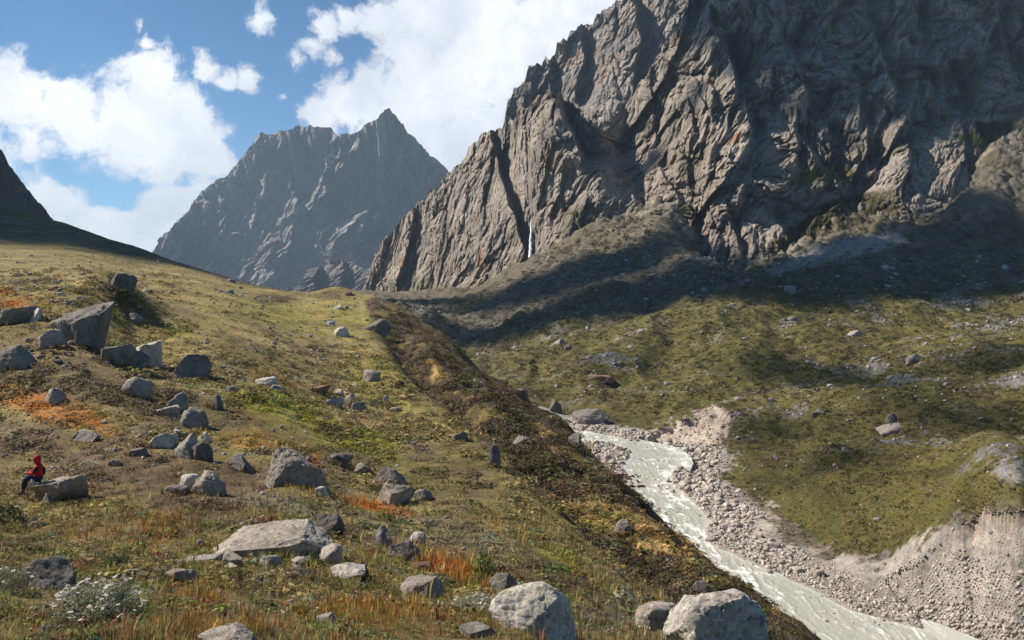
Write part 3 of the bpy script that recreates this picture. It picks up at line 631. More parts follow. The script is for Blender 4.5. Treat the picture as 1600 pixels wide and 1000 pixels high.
def shade_cloud(px, py, Y, R, alt=1350, a=1.0, squash=1.0):
    if Y == 0: Y = float(depthA(np.array([float(px)]), np.array([float(py)]))[0])
    p = np.array([(px-800)/F*Y, Y, (HZ-py)/F*Y]); t = (alt-p[2])/SUNV[2]; c = p+SUNV*t
    bm = bmesh.new(); bmesh.ops.create_icosphere(bm, subdivisions=4, radius=1)
    for v in bm.verts:
        n = 1+.12*math.sin(5*v.co.x+px)+.1*math.sin(6*v.co.y+py); v.co *= n; v.co.z *= .28 if v.co.z > 0 else .1
    me = bpy.data.meshes.new('shade_cloud'); bm.to_mesh(me); bm.free(); me.polygons.foreach_set('use_smooth', [True]*len(me.polygons))
    o = link("shade_cloud", me, mcl.m); o.location = c; o.scale = (R*1.35, R*1.35*squash, R*1.0); o.color = (1, 1, 1, a); tag(o, kind='structure')
for c in [(690,482,640,48),(770,470,560,42),(850,458,520,42),(860,505,420,30),(930,430,530,42),(940,470,440,34),(1010,410,520,36),(1030,460,430,32),(1110,440,430,36),(1200,440,420,40),(1300,440,420,42),(1410,435,410,42),(1520,425,430,42),(1640,410,450,50),(760,515,430,34),
          (1160,466,385,26),(1290,462,380,28),(1420,458,380,28),(1560,455,385,32),(1000,478,420,24),(1210,415,470,30),(1120,380,0,22),(1340,400,480,26),(1440,370,500,28),(1560,370,520,30),
          (1240,545,250,22,1350,.7),(1420,590,215,18,1350,.6),(1300,700,150,14,1350,.5),(1500,650,170,18,1350,.6),(1180,660,190,14,1350,.5),(1560,560,240,20,1350,.6),(960,585,280,14,1350,.45),
          (1110,30,0,44),(1160,-20,0,55),(1230,0,0,60),(1330,20,0,60),(1440,10,0,60),(1560,20,0,62),(1690,60,0,70),(1240,95,0,34),(1390,95,0,36),(1500,90,0,38),(1310,110,0,24),(1580,120,0,34),(1180,120,0,24,1350,.7),(1440,170,0,20,1350,.6),(1090,150,0,20,1350,.5),
          (925,170,0,24,1350,.9),
          (20,345,330,60),(60,372,220,40),(140,385,235,40),(200,400,220,30),(270,415,215,25),(-60,370,220,60),(130,365,300,45),
          (30,300,960,160),(-100,300,940,160)]:
    shade_cloud(*c)

# ------------------------------------------------------------------ river
def build_river():
    poly = [(760,650)]+RIVER_PX
    ys = np.exp(np.linspace(math.log(66), math.log(232), 620)); pxl = np.linspace(720, 1780, 900)
    Pw = HZ-WZ*F/ys
    PXg, Yg = np.meshgrid(pxl, ys); Xg = (PXg-800)/F*Yg
    d = poly_dist(Xg, Yg, RIVER); ins = in_poly(Xg, Yg, RIVER); sd = np.where(ins, d, -d)+1.3
    fl = Yg*.99-Xg*.14; cr = Xg*.99+Yg*.14
    wq = fbm2(cr/5, fl/9, 3); t1 = .75*fbm2(cr/1.1+wq, fl/7+.6*wq, 6, .62)+.45*fbm2(cr/4, fl/2.2, 4, .6)*sstep(100, 115, Yg); t2 = fbm2(cr/.6+5, fl/1.5, 4, .6)
    rapid = np.clip(.62+.6*fbm2(cr/12, fl/30, 2)-.45*sstep(86, 78, Yg)+.15*sstep(105, 130, Yg), .1, 1)
    Z = WZ+.02+(.26*t1+.07*t2)*rapid*sstep(0, 2, sd)
    foam = np.clip(sstep(.16, .6, t1+.5*t2+.4*(rapid-.6))*rapid*1.1+.2*sstep(1.2, 0, sd), 0, 1)[..., None]
    col = A(.37,.37,.32)*(1-foam)+A(.80,.80,.77)*foam
    V = np.stack([Xg, Yg, Z], -1).reshape(-1, 3); Fc = grid_faces(620, 900); keep = (sd.reshape(-1)[Fc] > -3.0).all(1); Fc = Fc[keep]
    u, inv = np.unique(Fc, return_inverse=True); me = raw_mesh('river', V[u], inv.reshape(-1, 4), col.reshape(-1, 3)[u])
    m = M('glacial_water'); at = m.attr(); n = m.noise(1.6, 8, .7, m.coord('Object', (1.6, .7, 1), (0, 0, .45)))
    c = m.mix(m.mapr(n, .56, .74, 0, .6), at.outputs['Color'], (.82, .84, .83)); m.b.inputs['Specular IOR Level'].default_value = .35
    tag(link('river', me, m.fin(c, .42, m.bump(n, .35, .06))), kind='structure')
build_river()
def build_fall():
    # waterfall down the gully of the rock wall
    pts = [(830,344,.7),(830,352,1.1),(830,362,1.5),(829,375,1.9),(829,388,2.3),(828,402,2.8)]; V = []; Fc = []; n = 9; fine = 40
    ys = np.linspace(342, 402, fine)
    for i, py in enumerate(ys):
        w = np.interp(py, [p[1] for p in pts], [p[2] for p in pts]); cx = np.interp(py, [p[1] for p in pts], [p[0] for p in pts])+.3*math.sin(py*.7)
        Yb = float(depthA(np.array([829.]), np.array([py]))[0])-34
        for j in range(n):
            a = math.pi*j/(n-1); px = cx-w*math.cos(a)+.4*random.uniform(-1, 1); Y = Yb-1.6*math.sin(a)+random.uniform(-.4, .4)
            V.append(((px-800)/F*Y, Y, (HZ-py)/F*Y))
    me = raw_mesh('waterfall', np.array(V), grid_faces(fine, n)); m = M('falling_water')
    c = m.ramp(m.noise(.5, 8, .7, m.coord('Object', (4, 4, .35))), [(.35, (.5, .54, .58)), (.6, (.88, .9, .92))])
    tag(link('waterfall', me, m.fin(c, .6)), 'thin white waterfall dropping down the shaded gully in the rock wall', 'waterfall')
build_fall()

# ------------------------------------------------------------------ rocks
_ico = {}
def ico(sub):
    if sub not in _ico:
        bm = bmesh.new(); bmesh.ops.create_icosphere(bm, subdivisions=sub, radius=1)
        v = np.array([x.co[:] for x in bm.verts]); f = np.array([[q.index for q in x.verts] for x in bm.faces]); bm.free(); _ico[sub] = (v/np.linalg.norm(v, axis=1)[:, None], f)
    return _ico[sub]
def rock_verts(seed, sub=4, cuts=11, rough=.05, point=0., flat=0., deep=(.42, .82), round_=0., planes=(), box=.78):
    rg = np.random.default_rng(seed); v, f = ico(sub); v = v.copy()
    v = np.sign(v)*np.abs(v)**box; v /= np.abs(v).max(0); c_, s_ = math.cos(seed), math.sin(seed)
    if not planes: v = np.stack([v[:, 0]*c_-v[:, 1]*s_, v[:, 0]*s_+v[:, 1]*c_, v[:, 2]], 1)*.9
    for i in range(cuts):
        n = rg.normal(size=3); n[2] *= .8; n /= np.linalg.norm(n); d = rg.uniform(*deep)
        e = v@n-d; v -= np.outer(np.maximum(e, 0)*(1-.25*round_), n)
    for (n, d) in planes:
        n = np.array(n, float); n /= np.linalg.norm(n); e = v@n-d; v -= np.outer(np.maximum(e, 0), n)
    if flat: v[:, 2] = np.minimum(v[:, 2], flat+.15*v[:, 0])
    o = seed % 97; fr = 1.7
    n = fbm3(v[:, 0]*fr+o, v[:, 1]*fr, v[:, 2]*fr, 5, .55); v = v*(1+rough*2.4*n)[:, None]
    cr = np.abs(fbm3(v[:, 0]*2.3+o, v[:, 1]*2.3+4, v[:, 2]*3.3, 3)); v = v*(1-rough*1.3*sstep(.12, 0, cr))[:, None]
    if sub >= 4:
        n = fbm3(v[:, 0]*9+o, v[:, 1]*9, v[:, 2]*9, 3, .6); v = v*(1+rough*.35*n)[:, None]
    if point: v[:, :2] *= (1-.4*point*np.clip(v[:, 2:3], -1, 1))
    lo = np.clip(-v[:, 2:3], 0, .95); v[:, :2] *= np.minimum(1/np.sqrt(1-lo**2), 1.22)
    v -= (v.max(0)+v.min(0))/2; v /= (v.max(0)-v.min(0))/2
    return v, f
FOOT = []
MATS = {'g': MR, 'd': MRD, 'p': MRP, 'r': MRR}
def boulder(px, py, w, h, label, mat='g', seed=None, depth=.8, rot=None, point=0., flat=0., lean=0., cuts=11, rough=.05, cat='boulder', name='boulder', sink=.55, group=None, round_=0, deep=(.42, .82), planes=(), box=.78):
    w, h = (w*1.08, h*.87) if w < 62 else (w*1.06, h*.86)
    p = hit(px, py); s = p[1]/F; W = w*s; Hh = h*s; seed = int(px*7+py*3) if seed is None else seed
    sub = 6 if w > 100 else 5 if w > 50 else 4
    v, f = rock_verts(seed, sub, cuts, rough, point, flat, deep, round_, planes, box)
    zz = v[:, 2]; v = v*np.array([W/2, W/2*depth, 1]); v[:, 2] = np.where(zz > 0, -.1+1.1*zz, -.1+zz*sink)*Hh
    v[:, 0] += lean*v[:, 2]
    if rot: c, q = math.cos(rot), math.sin(rot); v[:, 2] += v[:, 0]*math.tan(rot)
    me = raw_mesh(name, v, f); o = link(name, me, MATS[mat]); X, Y, Z = p
    Yc = Y+W/2*depth*.8; zc = min(Z, float(zat(X, Yc))+.12*Hh); o.location = (X, Yc, zc); tag(o, label, cat, group); FOOT.append((X, Yc, W/2, W/2*depth)); return o
B = [ # px, base row, width, height, label, material, extras
 (112,540,98,78,'huge dark grey boulder with a slanting slab top in the heap at far left','d',dict(seed=5,box=.62,cuts=3,depth=.8,rough=.05,planes=[((1,-.15,.05),.8),((-.2,-.22,.95),.6),((.15,-1,-.25),.6)])),
 (12,578,78,44,'broad grey boulder cut by the left edge below the orange grass','g',dict(depth=.7)),
 (8,508,66,34,'purplish slab boulder at the left edge beside the rusty orange patch','d',dict(depth=.7,flat=.5)),
 (5,508,36,14,'low pale slab lying before the purplish boulder at the left edge','g',{}),
 (52,503,26,24,'small pale upright stone between the left edge slab and the huge boulder','p',dict(point=.25)),
 (76,546,40,36,'mid grey boulder tucked under the left foot of the huge boulder','g',{}),
 (178,449,56,26,'dark pointed boulder standing alone on the hillock above the heap','d',dict(point=.35,seed=21,depth=.6)),
 (170,568,62,34,'low dark slab wedged against the right side of the huge boulder','d',dict(flat=.4)),
 (200,572,50,30,'dark broken block between the low slab and the white faced boulder','d',{}),
 (226,574,40,46,'white faced boulder ending the dark rock heap on the right','p',dict(depth=.9)),
 (284,594,64,44,'tall dark wedge shaped boulder just right of the rock heap','d',dict(point=.3,seed=33,lean=.1)),
 (210,622,44,36,'pale pyramid shaped boulder standing alone below the rock heap','g',dict(point=.45,seed=12,depth=.7)),
 (84,632,36,28,'two toned boulder at the top edge of the orange grass','g',{}),
 (267,642,36,30,'grey boulder behind the flat topped one in the cluster under the wedge boulder','g',{}),
 (260,652,34,18,'low grey boulder leaning in front of its taller neighbour','g',dict(flat=.5)),
 (297,669,44,34,'smooth rounded grey boulder right of the leaning pair','g',dict(round_=1,cuts=7,deep=(.7,.92))),
 (335,640,20,26,'small black upright stone in brown heath right of the clustered boulders','d',{}),
 (128,691,38,18,'low speckled boulder on the bare brown slope right of the seated person','g',{}),
 (243,700,50,24,'low rounded pale boulder beside the trodden path','p',dict(round_=1)),
 (287,716,44,42,'light grey pointed boulder with a steep left face','p',dict(point=.4,seed=40)),
 (312,719,32,30,'darker half of the pointed boulder pair, on its right','d',{}),
 (317,691,30,18,'whitish low boulder behind the pointed pair','p',{}),
 (278,683,22,12,'flat pale stone on the path above the low rounded boulder','p',{}),
 (376,737,48,27,'dark wedge boulder lying just left of the biggest mid slope boulder','d',dict(point=.35,lean=-.3)),
 (210,714,32,13,'flat broken grey slab in the brown grass right of the path','d',dict(flat=.2)),
 (175,729,18,10,'small stone alone on the brown grass between path and seated person','g',{}),
 (290,762,38,22,'white sloping stone of the group below the pointed pair','p',dict(point=.4)),
 (322,774,48,36,'layered grey boulder of the group below the pointed pair','g',dict(rot=-.3)),
 (270,773,38,14,'low black stone in front of the white sloping one','d',{}),
 (338,772,24,24,'black wedge stone at the right end of the layered boulder','d',dict(point=.3)),
 (80,783,86,44,'flat topped brown grey boulder that the person sits on','g',dict(flat=.35,seed=8,rough=.06,depth=.6)),
 (70,789,28,20,'small dark stone under the front of the seat boulder','d',{}),
 (30,775,14,10,'little pale stone left of the seat boulder','p',{}),
 (452,760,108,62,'biggest grey boulder of the middle slope with a rough knobbly top','g',dict(seed=61,cuts=5,depth=.6,rough=.07,planes=[((.35,-.1,.9),.55),((.6,-.8,.1),.5),((-.9,-.4,.3),.62),((-.2,-.5,.8),.6)])),
 (414,868,200,46,'long whaleback boulder with a pale top and dark front','g',dict(seed=3,cuts=4,depth=.5,rough=.03,box=.7,round_=1,planes=[((-.1,-.22,.97),.5),((.08,-1,-.1),.6),((-.75,-.1,.6),.72),((.7,-.1,.7),.8)])),
 (512,834,48,32,'dark knobbly boulder behind the right end of the whaleback','d',{}),
 (606,758,68,27,'flat rounded grey boulder in the hollow above the jagged one','g',dict(cuts=8)),
 (612,790,56,36,'jagged light grey boulder with a peak at its right','g',dict(point=.35,seed=77,lean=.2)),
 (657,782,34,18,'low brownish boulder at the right of the jagged one','d',{}),
 (527,728,40,20,'dark low boulder beside the orange strip in the hollow','d',{}),
 (568,743,30,20,'light grey boulder touching the left of the flat rounded one','g',{}),
 (503,777,32,16,'pale stone at the right foot of the biggest mid slope boulder','p',{}),
 (600,857,30,34,'dark upright block at the top of the fallen slab','d',{}),
 (632,876,52,34,'dark brown fallen slab sloping down to the right','d',dict(rot=-.5,depth=.5)),
 (650,851,32,20,'angular stone with one bright white facet','p',dict(cuts=7,deep=(.4,.7))),
 (509,880,42,32,'round topped boulder right below the end of the whaleback','g',dict(cuts=8)),
 (420,887,36,20,'smooth grey boulder standing alone below the whaleback','g',dict(round_=1)),
 (357,886,34,22,'rounded grey stone at the end of the flat slab under the whaleback','g',{}),
 (361,894,24,14,'small stone in front of the rounded one by the flat slab','g',{}),
 (305,879,72,9,'long flat pale slab under the left end of the whaleback','p',dict(flat=.1,depth=.5)),
 (538,906,62,22,'flat pale boulder leaning on a dark one','p',dict(cuts=7)),
 (560,902,28,26,'round dark boulder at the right end of the flat pale one','d',{}),
 (452,866,22,10,'topmost pale stone of the small pile below the whaleback','p',{}),
 (466,873,26,10,'middle stone of the small pile below the whaleback','g',{}),
 (466,883,30,9,'lowest flat stone of the small pile below the whaleback','g',{}),
 (58,920,76,46,'dark rounded boulder at the lower left behind the white flowers','d',dict(cuts=10,seed=14,rough=.05)),
 (276,915,56,29,'grey boulder in grass between the dark one and the orange tuft','g',dict(rot=-.15)),
 (206,903,24,16,'small squarish block beside the leafy green clump','g',dict(deep=(.5,.7))),
 (655,933,72,27,'broad low boulder with a flat pale top in the lower middle','g',dict(flat=.4)),
 (662,893,38,15,'low pinkish boulder beside the bright orange patch','r',{}),
 (793,927,54,32,'dark mottled boulder behind the lichen covered one','d',dict(cuts=10)),
 (834,992,136,80,'large pale boulder with yellow green lichen at the lower middle','p',dict(seed=9,cuts=9,deep=(.55,.85),rough=.035,flat=.85,depth=.7,rot=-.08)),
 (1032,985,80,46,'rounded grey boulder partly hidden by the big cracked one','g',dict(cuts=8,round_=1,depth=.6)),
 (1126,1022,160,92,'very large cracked pale boulder at the bottom edge','p',dict(seed=23,cuts=10,deep=(.6,.88),rough=.045,flat=.8,depth=.7)),
 (355,1012,108,30,'flat grey boulder cut by the bottom edge','g',dict(depth=.6)),
 (502,976,36,14,'small rounded stone among orange grass near the bottom','g',{}),
 (530,978,28,12,'small tan stone right of the rounded one near the bottom','r',{}),
 (750,998,66,15,'low dark slab at the bottom edge left of the lichen boulder','d',dict(flat=.2)),
 (976,836,30,22,'smooth boulder on the golden flank above the river','g',dict(round_=1)),
 (1097,929,26,21,'small dark boulder on the flank above the cracked boulder','d',{}),
 (815,698,34,15,'dark boulder on the flank below the heath band','d',{}),
 (720,690,30,16,'dark blue grey boulder on the edge of the flank','d',{}),
 (772,730,20,40,'dark upright rock standing at the edge of the flank','d',dict(deep=(.6,.85))),
 (588,521,44,26,'dark boulder perched at the top edge of the steep flank','d',{}),
 (577,597,32,20,'grey boulder on the smooth green edge of the meadow','g',{}),
 (543,635,23,22,'rounded grey boulder in the middle of the meadow cluster','g',dict(round_=1)),
 (519,636,30,16,'pale low boulder at the left of the meadow cluster','p',{}),
 (559,643,24,16,'dark boulder at the right of the meadow cluster','d',{}),
 (527,618,18,10,'small white stone behind the meadow cluster','p',{}),
 (553,607,14,9,'small grey stone above the rounded meadow boulder','g',{}),
 (494,614,32,12,'flat reddish slab above the meadow cluster','r',dict(flat=.3)),
 (414,602,36,14,'bright white quartz boulder on the left meadow','p',dict(flat=.5)),
 (430,612,28,12,'grey stone touching the bright quartz boulder','g',{}),
 (361,613,22,9,'dark flat stone left of the quartz boulder','d',{}),
 (532,526,24,17,'pale boulder sitting in a hollow on the upper meadow','p',{}),
 (527,484,16,9,'pale flat stone near the top of the meadow','p',{}),
 (543,463,15,8,'light brown stone on the crest of the meadow','r',{}),
 (603,632,12,16,'small upright pale stone right of the meadow cluster','p',{}),
 (618,644,18,7,'low grey stone on the meadow right of the upright one','g',{}),
 (202,503,32,14,'dark low boulder on the yellow bank right of the huge boulder','d',{}),
 (228,458,18,9,'blue grey stone right of the hillock boulder','g',{}),
 (900,700,32,24,'pointed dark rock where the flank meets the gravel bar','d',dict(point=.3)),
 (925,664,54,23,'dark rocky outcrop across the upper river','d',dict(cuts=9,deep=(.5,.8))),
 (868,645,22,22,'dark rock on the far bank beside the flank','d',{}),
 (816,622,22,16,'dark rock half hidden behind the flank outline','d',{}),
 (872,540,26,11,'grey boulder at the upper edge of the green terrace','g',{}),
 (888,547,12,9,'small boulder right of the terrace edge boulder','d',{}),
 (940,598,38,11,'pinkish flat rocks on the green terrace','r',{}),
 (1433,567,28,14,'dark grey boulder on the ridge of the right hand slope','d',{}),
 (1340,525,30,10,'low boulder on top of the far green mound','g',{}),
 (1281,651,18,11,'blue grey boulder on the right slope above the big bare slip','d',{}),
 (1397,660,20,13,'dark boulder in the middle of the right slope','d',{}),
 (1400,678,46,14,'low heap of grey rock below the middle boulder of the right slope','g',{}),
 (1005,769,10,7,'small dark rock in the rapids','d',dict(sink=1)),
 (1065,806,14,11,'largest rock standing in the rapids','g',dict(sink=1)),
 (992,784,12,12,'white rounded rock at the left edge of the rapids','p',dict(sink=.8)),
 (1041,758,16,10,'cream boulder on the right shore of the rapids','p',{}),
 (1215,720,10,9,'grey stone on the green spur above the gravel','g',{}),
]
HERO = []
for (px, py, w, h, lab, mt, kw) in B:
    cat = 'rock' if w < 24 else 'boulder'
    HERO.append((boulder(px, py, w, h, lab, mt, cat=cat, name=cat, **kw), px, py, w, h))
print('heroes', len(B), time.time()-T0)
# smaller stones, each an object, sharing twelve shapes
VAR = []
for i in range(14):
    v, f = rock_verts(400+i, 3, 9, .05, .15*(i % 3)); VAR.append(raw_mesh('stone', v, f))
def variants(mat): 
    out = []
    for me in VAR: m2 = me.copy(); m2.materials.append(mat); out.append(m2)
    return out
VM = {k: variants(m) for k, m in MATS.items()}; VM['b'] = variants(MRB)
def stone(X, Y, Z, W, Hh, key, lab, group, rg, name='stone', cat='stone'):
    me = VM[key][rg.integers(14)]; o = bpy.data.objects.new(name, me); sc.collection.objects.link(o)
    o.location = (X, Y, Z+Hh*.12); o.scale = (W/2, W/2*rg.uniform(.7, 1), Hh/2); o.rotation_euler = (rg.uniform(-.2, .2), rg.uniform(-.2, .2), rg.uniform(0, 6.28)); tag(o, lab, cat, group)
rg = np.random.default_rng(77)
CL = [ # cx, cy, rx, ry, rot, count, px size range, key, label, group
 (75,455,60,22,20,26,(5,12),'g','grey stone in the rubble band on the upper left slope','stones in the rubble band'),
 (150,440,60,12,10,12,(4,8),'g','small stone on the turf near the hillock boulder','stones near the hillock'),
 (380,475,60,16,10,18,(3,8),'d','small dark stone on the far turf under the skyline','stones under the skyline'),
 (360,540,60,20,15,14,(4,9),'g','grey stone on the left part of the green meadow','stones on the left meadow'),
 (440,535,25,20,60,16,(3,8),'g','pale stone of the line of stones down the green meadow','line of stones on the meadow'),
 (495,550,18,12,10,16,(3,8),'g','stone of the little heap in the middle of the green meadow','heap of stones on the meadow'),
 (400,580,60,10,10,14,(4,10),'g','stone in the dark row across the meadow','row of stones across the meadow'),
 (480,595,40,10,20,12,(4,10),'p','pale stone above the reddish slab','stones above the reddish slab'),
 (525,600,50,40,30,24,(3,7),'p','small pale stone scattered on the smooth green meadow','scattered meadow stones'),
 (640,690,30,12,20,8,(6,14),'d','dark stone above the heath patch','stones above the heath'),
 (510,720,45,14,15,8,(5,14),'d','dark stone near the orange strip in the hollow','stones in the hollow'),
 (250,690,70,25,5,10,(4,9),'p','pale stone beside the trodden path','stones by the path'),
 (95,555,80,22,15,20,(6,17),'d','dark stone among the huge boulders at left','stones among the huge boulders'),
 (180,600,80,40,15,12,(4,8),'g','grey stone in the brown heath below the heap','stones below the heap'),
 (120,750,90,30,0,8,(4,9),'g','small stone on the bare brown slope','stones on the brown slope'),
 (430,890,110,35,5,14,(5,14),'p','pale stone in the grass around the whaleback boulder','stones around the whaleback'),
 (600,950,160,30,5,16,(5,14),'p','pale stone in the orange grass at the bottom','stones in the orange grass'),
 (250,930,200,40,0,10,(5,12),'r','brownish stone in the lower left grass','stones in the lower left grass'),
 (700,840,100,30,20,9,(5,12),'g','grey stone among the sage bushes','stones among the sage'),
 (1000,850,80,30,40,8,(4,9),'g','stone on the golden flank above the river','stones on the golden flank')]
cnt = 0
for (cx, cy, rx, ry, rot, n, szr, key, lab, grp) in CL:
    a = math.radians(rot)
    for _ in range(n):
        t = rg.uniform(0, 6.28); q = math.sqrt(rg.uniform()); u, v = q*rx*math.cos(t), q*ry*math.sin(t)
        px = cx+u*math.cos(a)-v*math.sin(a); py = cy+u*math.sin(a)+v*math.cos(a)
        if py > 995 or px < 3: continue
        p = hit(px, py)
        if p[1] > 330: continue
        W = np.exp(rg.uniform(np.log(szr[0]), np.log(szr[1])))*p[1]/F
        stone(*p, W, W*rg.uniform(.5, .85), key if rg.uniform() < .75 else 'g', lab, grp, rg); cnt += 1
print('stones', cnt)
def merge_inst(name, tv, tf, P, S, R, cols, mat, kind='stuff', tcol=None, smooth=True, parent=None):
    """many copies of small templates as one mesh; tv: list of templates, P: (n,3), S: (n,3), R: z angles"""
    pick = np.random.default_rng(3).integers(0, len(tv), len(P)); VV, FF, CC = [], [], []; off = 0
    for k in range(len(tv)):
        ix = np.where(pick == k)[0]
        if not len(ix): continue
        v = tv[k][None]*S[ix][:, None]; c, s = np.cos(R[ix])[:, None], np.sin(R[ix])[:, None]
        x = v[..., 0]*c-v[..., 1]*s; y = v[..., 0]*s+v[..., 1]*c; v = np.stack([x, y, v[..., 2]], -1)+P[ix][:, None]
        n = tv[k].shape[0]; VV.append(v.reshape(-1, 3)); FF.append((tf[k][None]+(np.arange(len(ix))*n)[:, None, None]).reshape(-1, tf[k].shape[1])+off); off += n*len(ix)
        cc = np.repeat(cols[ix], n, 0)
        if tcol is not None: cc = cc*np.tile(tcol[k], (len(ix), 1))
        CC.append(cc)
    me = raw_mesh(name, np.concatenate(VV), np.concatenate(FF), np.concatenate(CC), smooth); return tag(link(name, me, mat, parent), kind=kind)
# river cobbles: the largest as things of their own, the rest as one spread of stone
sv, sf = [], []
for i in range(8): v, f = rock_verts(700+i, 2, 7, .05); sv.append(v); sf.append(f)
def cobble_field():
    N = 120000; px = rg.uniform(840, 1620, N); py = rg.uniform(655, 1000, N); X, Y, Z, r, c = hits(px, py); rd = RD[r, c]
    n = fbm2(X/6, Y/6, 3)
    g = ((rd > .3) & (rd < 9+4*n) & (Z < -33)).astype(float)
    slip = np.maximum(soft_poly(px, py, [(985,689),(1050,665),(1122,636),(1142,648),(1138,682),(1105,715),(1085,740),(1050,720)], 5)*.14,
                      soft_poly(px, py, [(1384,893),(1440,868),(1500,822),(1545,802),(1620,795),(1620,1010),(1450,1000),(1420,950)], 6)*.07)
    pr = np.maximum(g, slip); pr = pr+.10*((rd > -7) & (rd < 0) & (n > .15))
    k = (rg.uniform(size=N) < pr*.55) & (Y < 215) & ((X > polyf([(60,20),(88,22),(122,20),(150,14),(205,0),(300,-20)])(Y)))
    X, Y, Z, px, py, rd = X[k], Y[k], Z[k], px[k], py[k], rd[k]
    s = np.exp(rg.normal(np.log(.30), .55, len(X)))*np.where(rd > 9, .7, 1.)*np.clip(.5+Y/240, .6, 1.3); s = s*np.clip((Y-40)/85, .5, 1.15)*np.where((Y < 112) & (rd > 5), .6, 1.); s = np.clip(s, .1, 2.4)
    vis = s/Y; order = np.argsort(-vis); big = order[:280]; rest = order[280:]
    for i in big:
        if rd[i] < 0: stone(X[i], Y[i], WZ-.1, s[i]*1.2, s[i]*.9, 'b', 'washed stone standing in the shallow edge of the river', 'stones in the shallows', rg, 'river_stone', 'river stone'); continue
        b = ('on the lower right slip' if (px[i] > 1400 and rd[i] > 9) else 'gravel bar inside the bend' if px[i] < 1000 and py[i] < 760 else 'under the tall pinkish slip' if py[i] < 740
             else 'bank beside the rapids' if py[i] < 800 else 'bank below the rapids' if py[i] < 850 else 'bank at the calm reach' if py[i] < 890
             else 'under the green spur tip' if py[i] < 930 else 'bank at bottom right')
        e = 'close to the water' if rd[i] < 4 else 'well above the water'
        stone(X[i], Y[i], Z[i], s[i]*1.15, s[i]*.8, 'b', 'pale stone '+e+', '+b, 'pale stones, '+b, rg, 'river_stone', 'river stone')
    S = np.stack([s[rest]*.55, s[rest]*rg.uniform(.4, .6, len(rest)), s[rest]*.4], 1)
    P = np.stack([X[rest], Y[rest], np.where(rd[rest] < 0, WZ-.05, Z[rest]+s[rest]*.1)], 1)
    cl = A(.46,.405,.355)[None]*rg.uniform(.45, 1.3, (len(rest), 1))
    m = M('cobbles'); at = m.attr(); nn = m.noise(5, 6, .7, m.coord()); cc = m.mix(1., at.outputs['Color'], m.ramp(nn, [(.3, (.7,.7,.7)), (.7, (1.2,1.2,1.2))]), 'MULTIPLY')
    merge_inst('cobbles', sv, sf, P, S, rg.uniform(0, 6.28, len(rest)), cl, m.fin(cc, .85)); print('cobbles', len(rest))
    return m.m
MCOB = cobble_field()
def small_rubble():
    # stones too many to count on the slopes of both sides
    N = 60000; px = rg.uniform(-20, 1620, N); py = rg.uniform(400, 1000, N); X, Y, Z, r, c = hits(px, py)
    n = fbm2(X/14+3, Y/22, 4, .65)+.5*fbm2(X/40, Y/60, 3); col = GCOL[r, c]; rocky = (np.abs(col[:, 0]-col[:, 2]) < .025) & (col[:, 0] > .1)
    pr = np.where(px > 600, np.where(rocky, .95, .035+.09*(n > .25)+.16*(Y > 360)), .10+.13*(n > .2))*np.where((px > 560) & (Y < 140), .3, 1)
    k = (rg.uniform(size=N) < pr) & (Y < 640) & (Y > 7) & ((RD[r, c] > 7))
    X, Y, Z = X[k], Y[k], Z[k]; s = np.exp(rg.normal(np.log(2.6), .5, len(X)))*Y/F
    cl = A(.27,.26,.25)[None]*rg.uniform(.6, 1.5, (len(X), 1))
    merge_inst('rubble', sv, sf, np.stack([X, Y, Z+s*.08], 1), np.stack([s*.6, s*.45, s*.36], 1), rg.uniform(0, 6.28, len(X)), cl, MCOB); print('rubble', len(X))
small_rubble()
print('stones done', time.time()-T0)
def tell_apart():
    gr = {}
    for o in sc.collection.objects:
        if o.get('group') and o.get('category') in ('stone', 'river stone'): gr.setdefault(o['label'], []).append(o)
    for lab, L_ in gr.items():
        used = set(); sx = lambda o: o.location.x/o.location.y; sy = lambda o: -o.location.z/o.location.y; sz = lambda o: o.scale.x/o.location.y
        for word, key in (('largest', lambda o: -sz(o)), ('leftmost', sx), ('rightmost', lambda o: -sx(o)), ('nearest', lambda o: -sy(o)), ('farthest', sy), ('second largest', lambda o: -sz(o)), ('third largest', lambda o: -sz(o)), ('fourth largest', lambda o: -sz(o))):
            rest = sorted([o for o in L_ if o.name not in used], key=key)
            if 'largest' in word:
                allr = sorted(L_, key=key); k_ = {'largest': 0, 'second largest': 1, 'third largest': 2, 'fourth largest': 3}[word]
                rest = [allr[k_]] if len(allr) > k_ and allr[k_].name not in used else []
            else: rest = [o for o in sorted(L_, key=key)[:1] if o.name not in used]
            if rest: rest[0]['label'] = word+' '+lab; used.add(rest[0].name)
tell_apart()
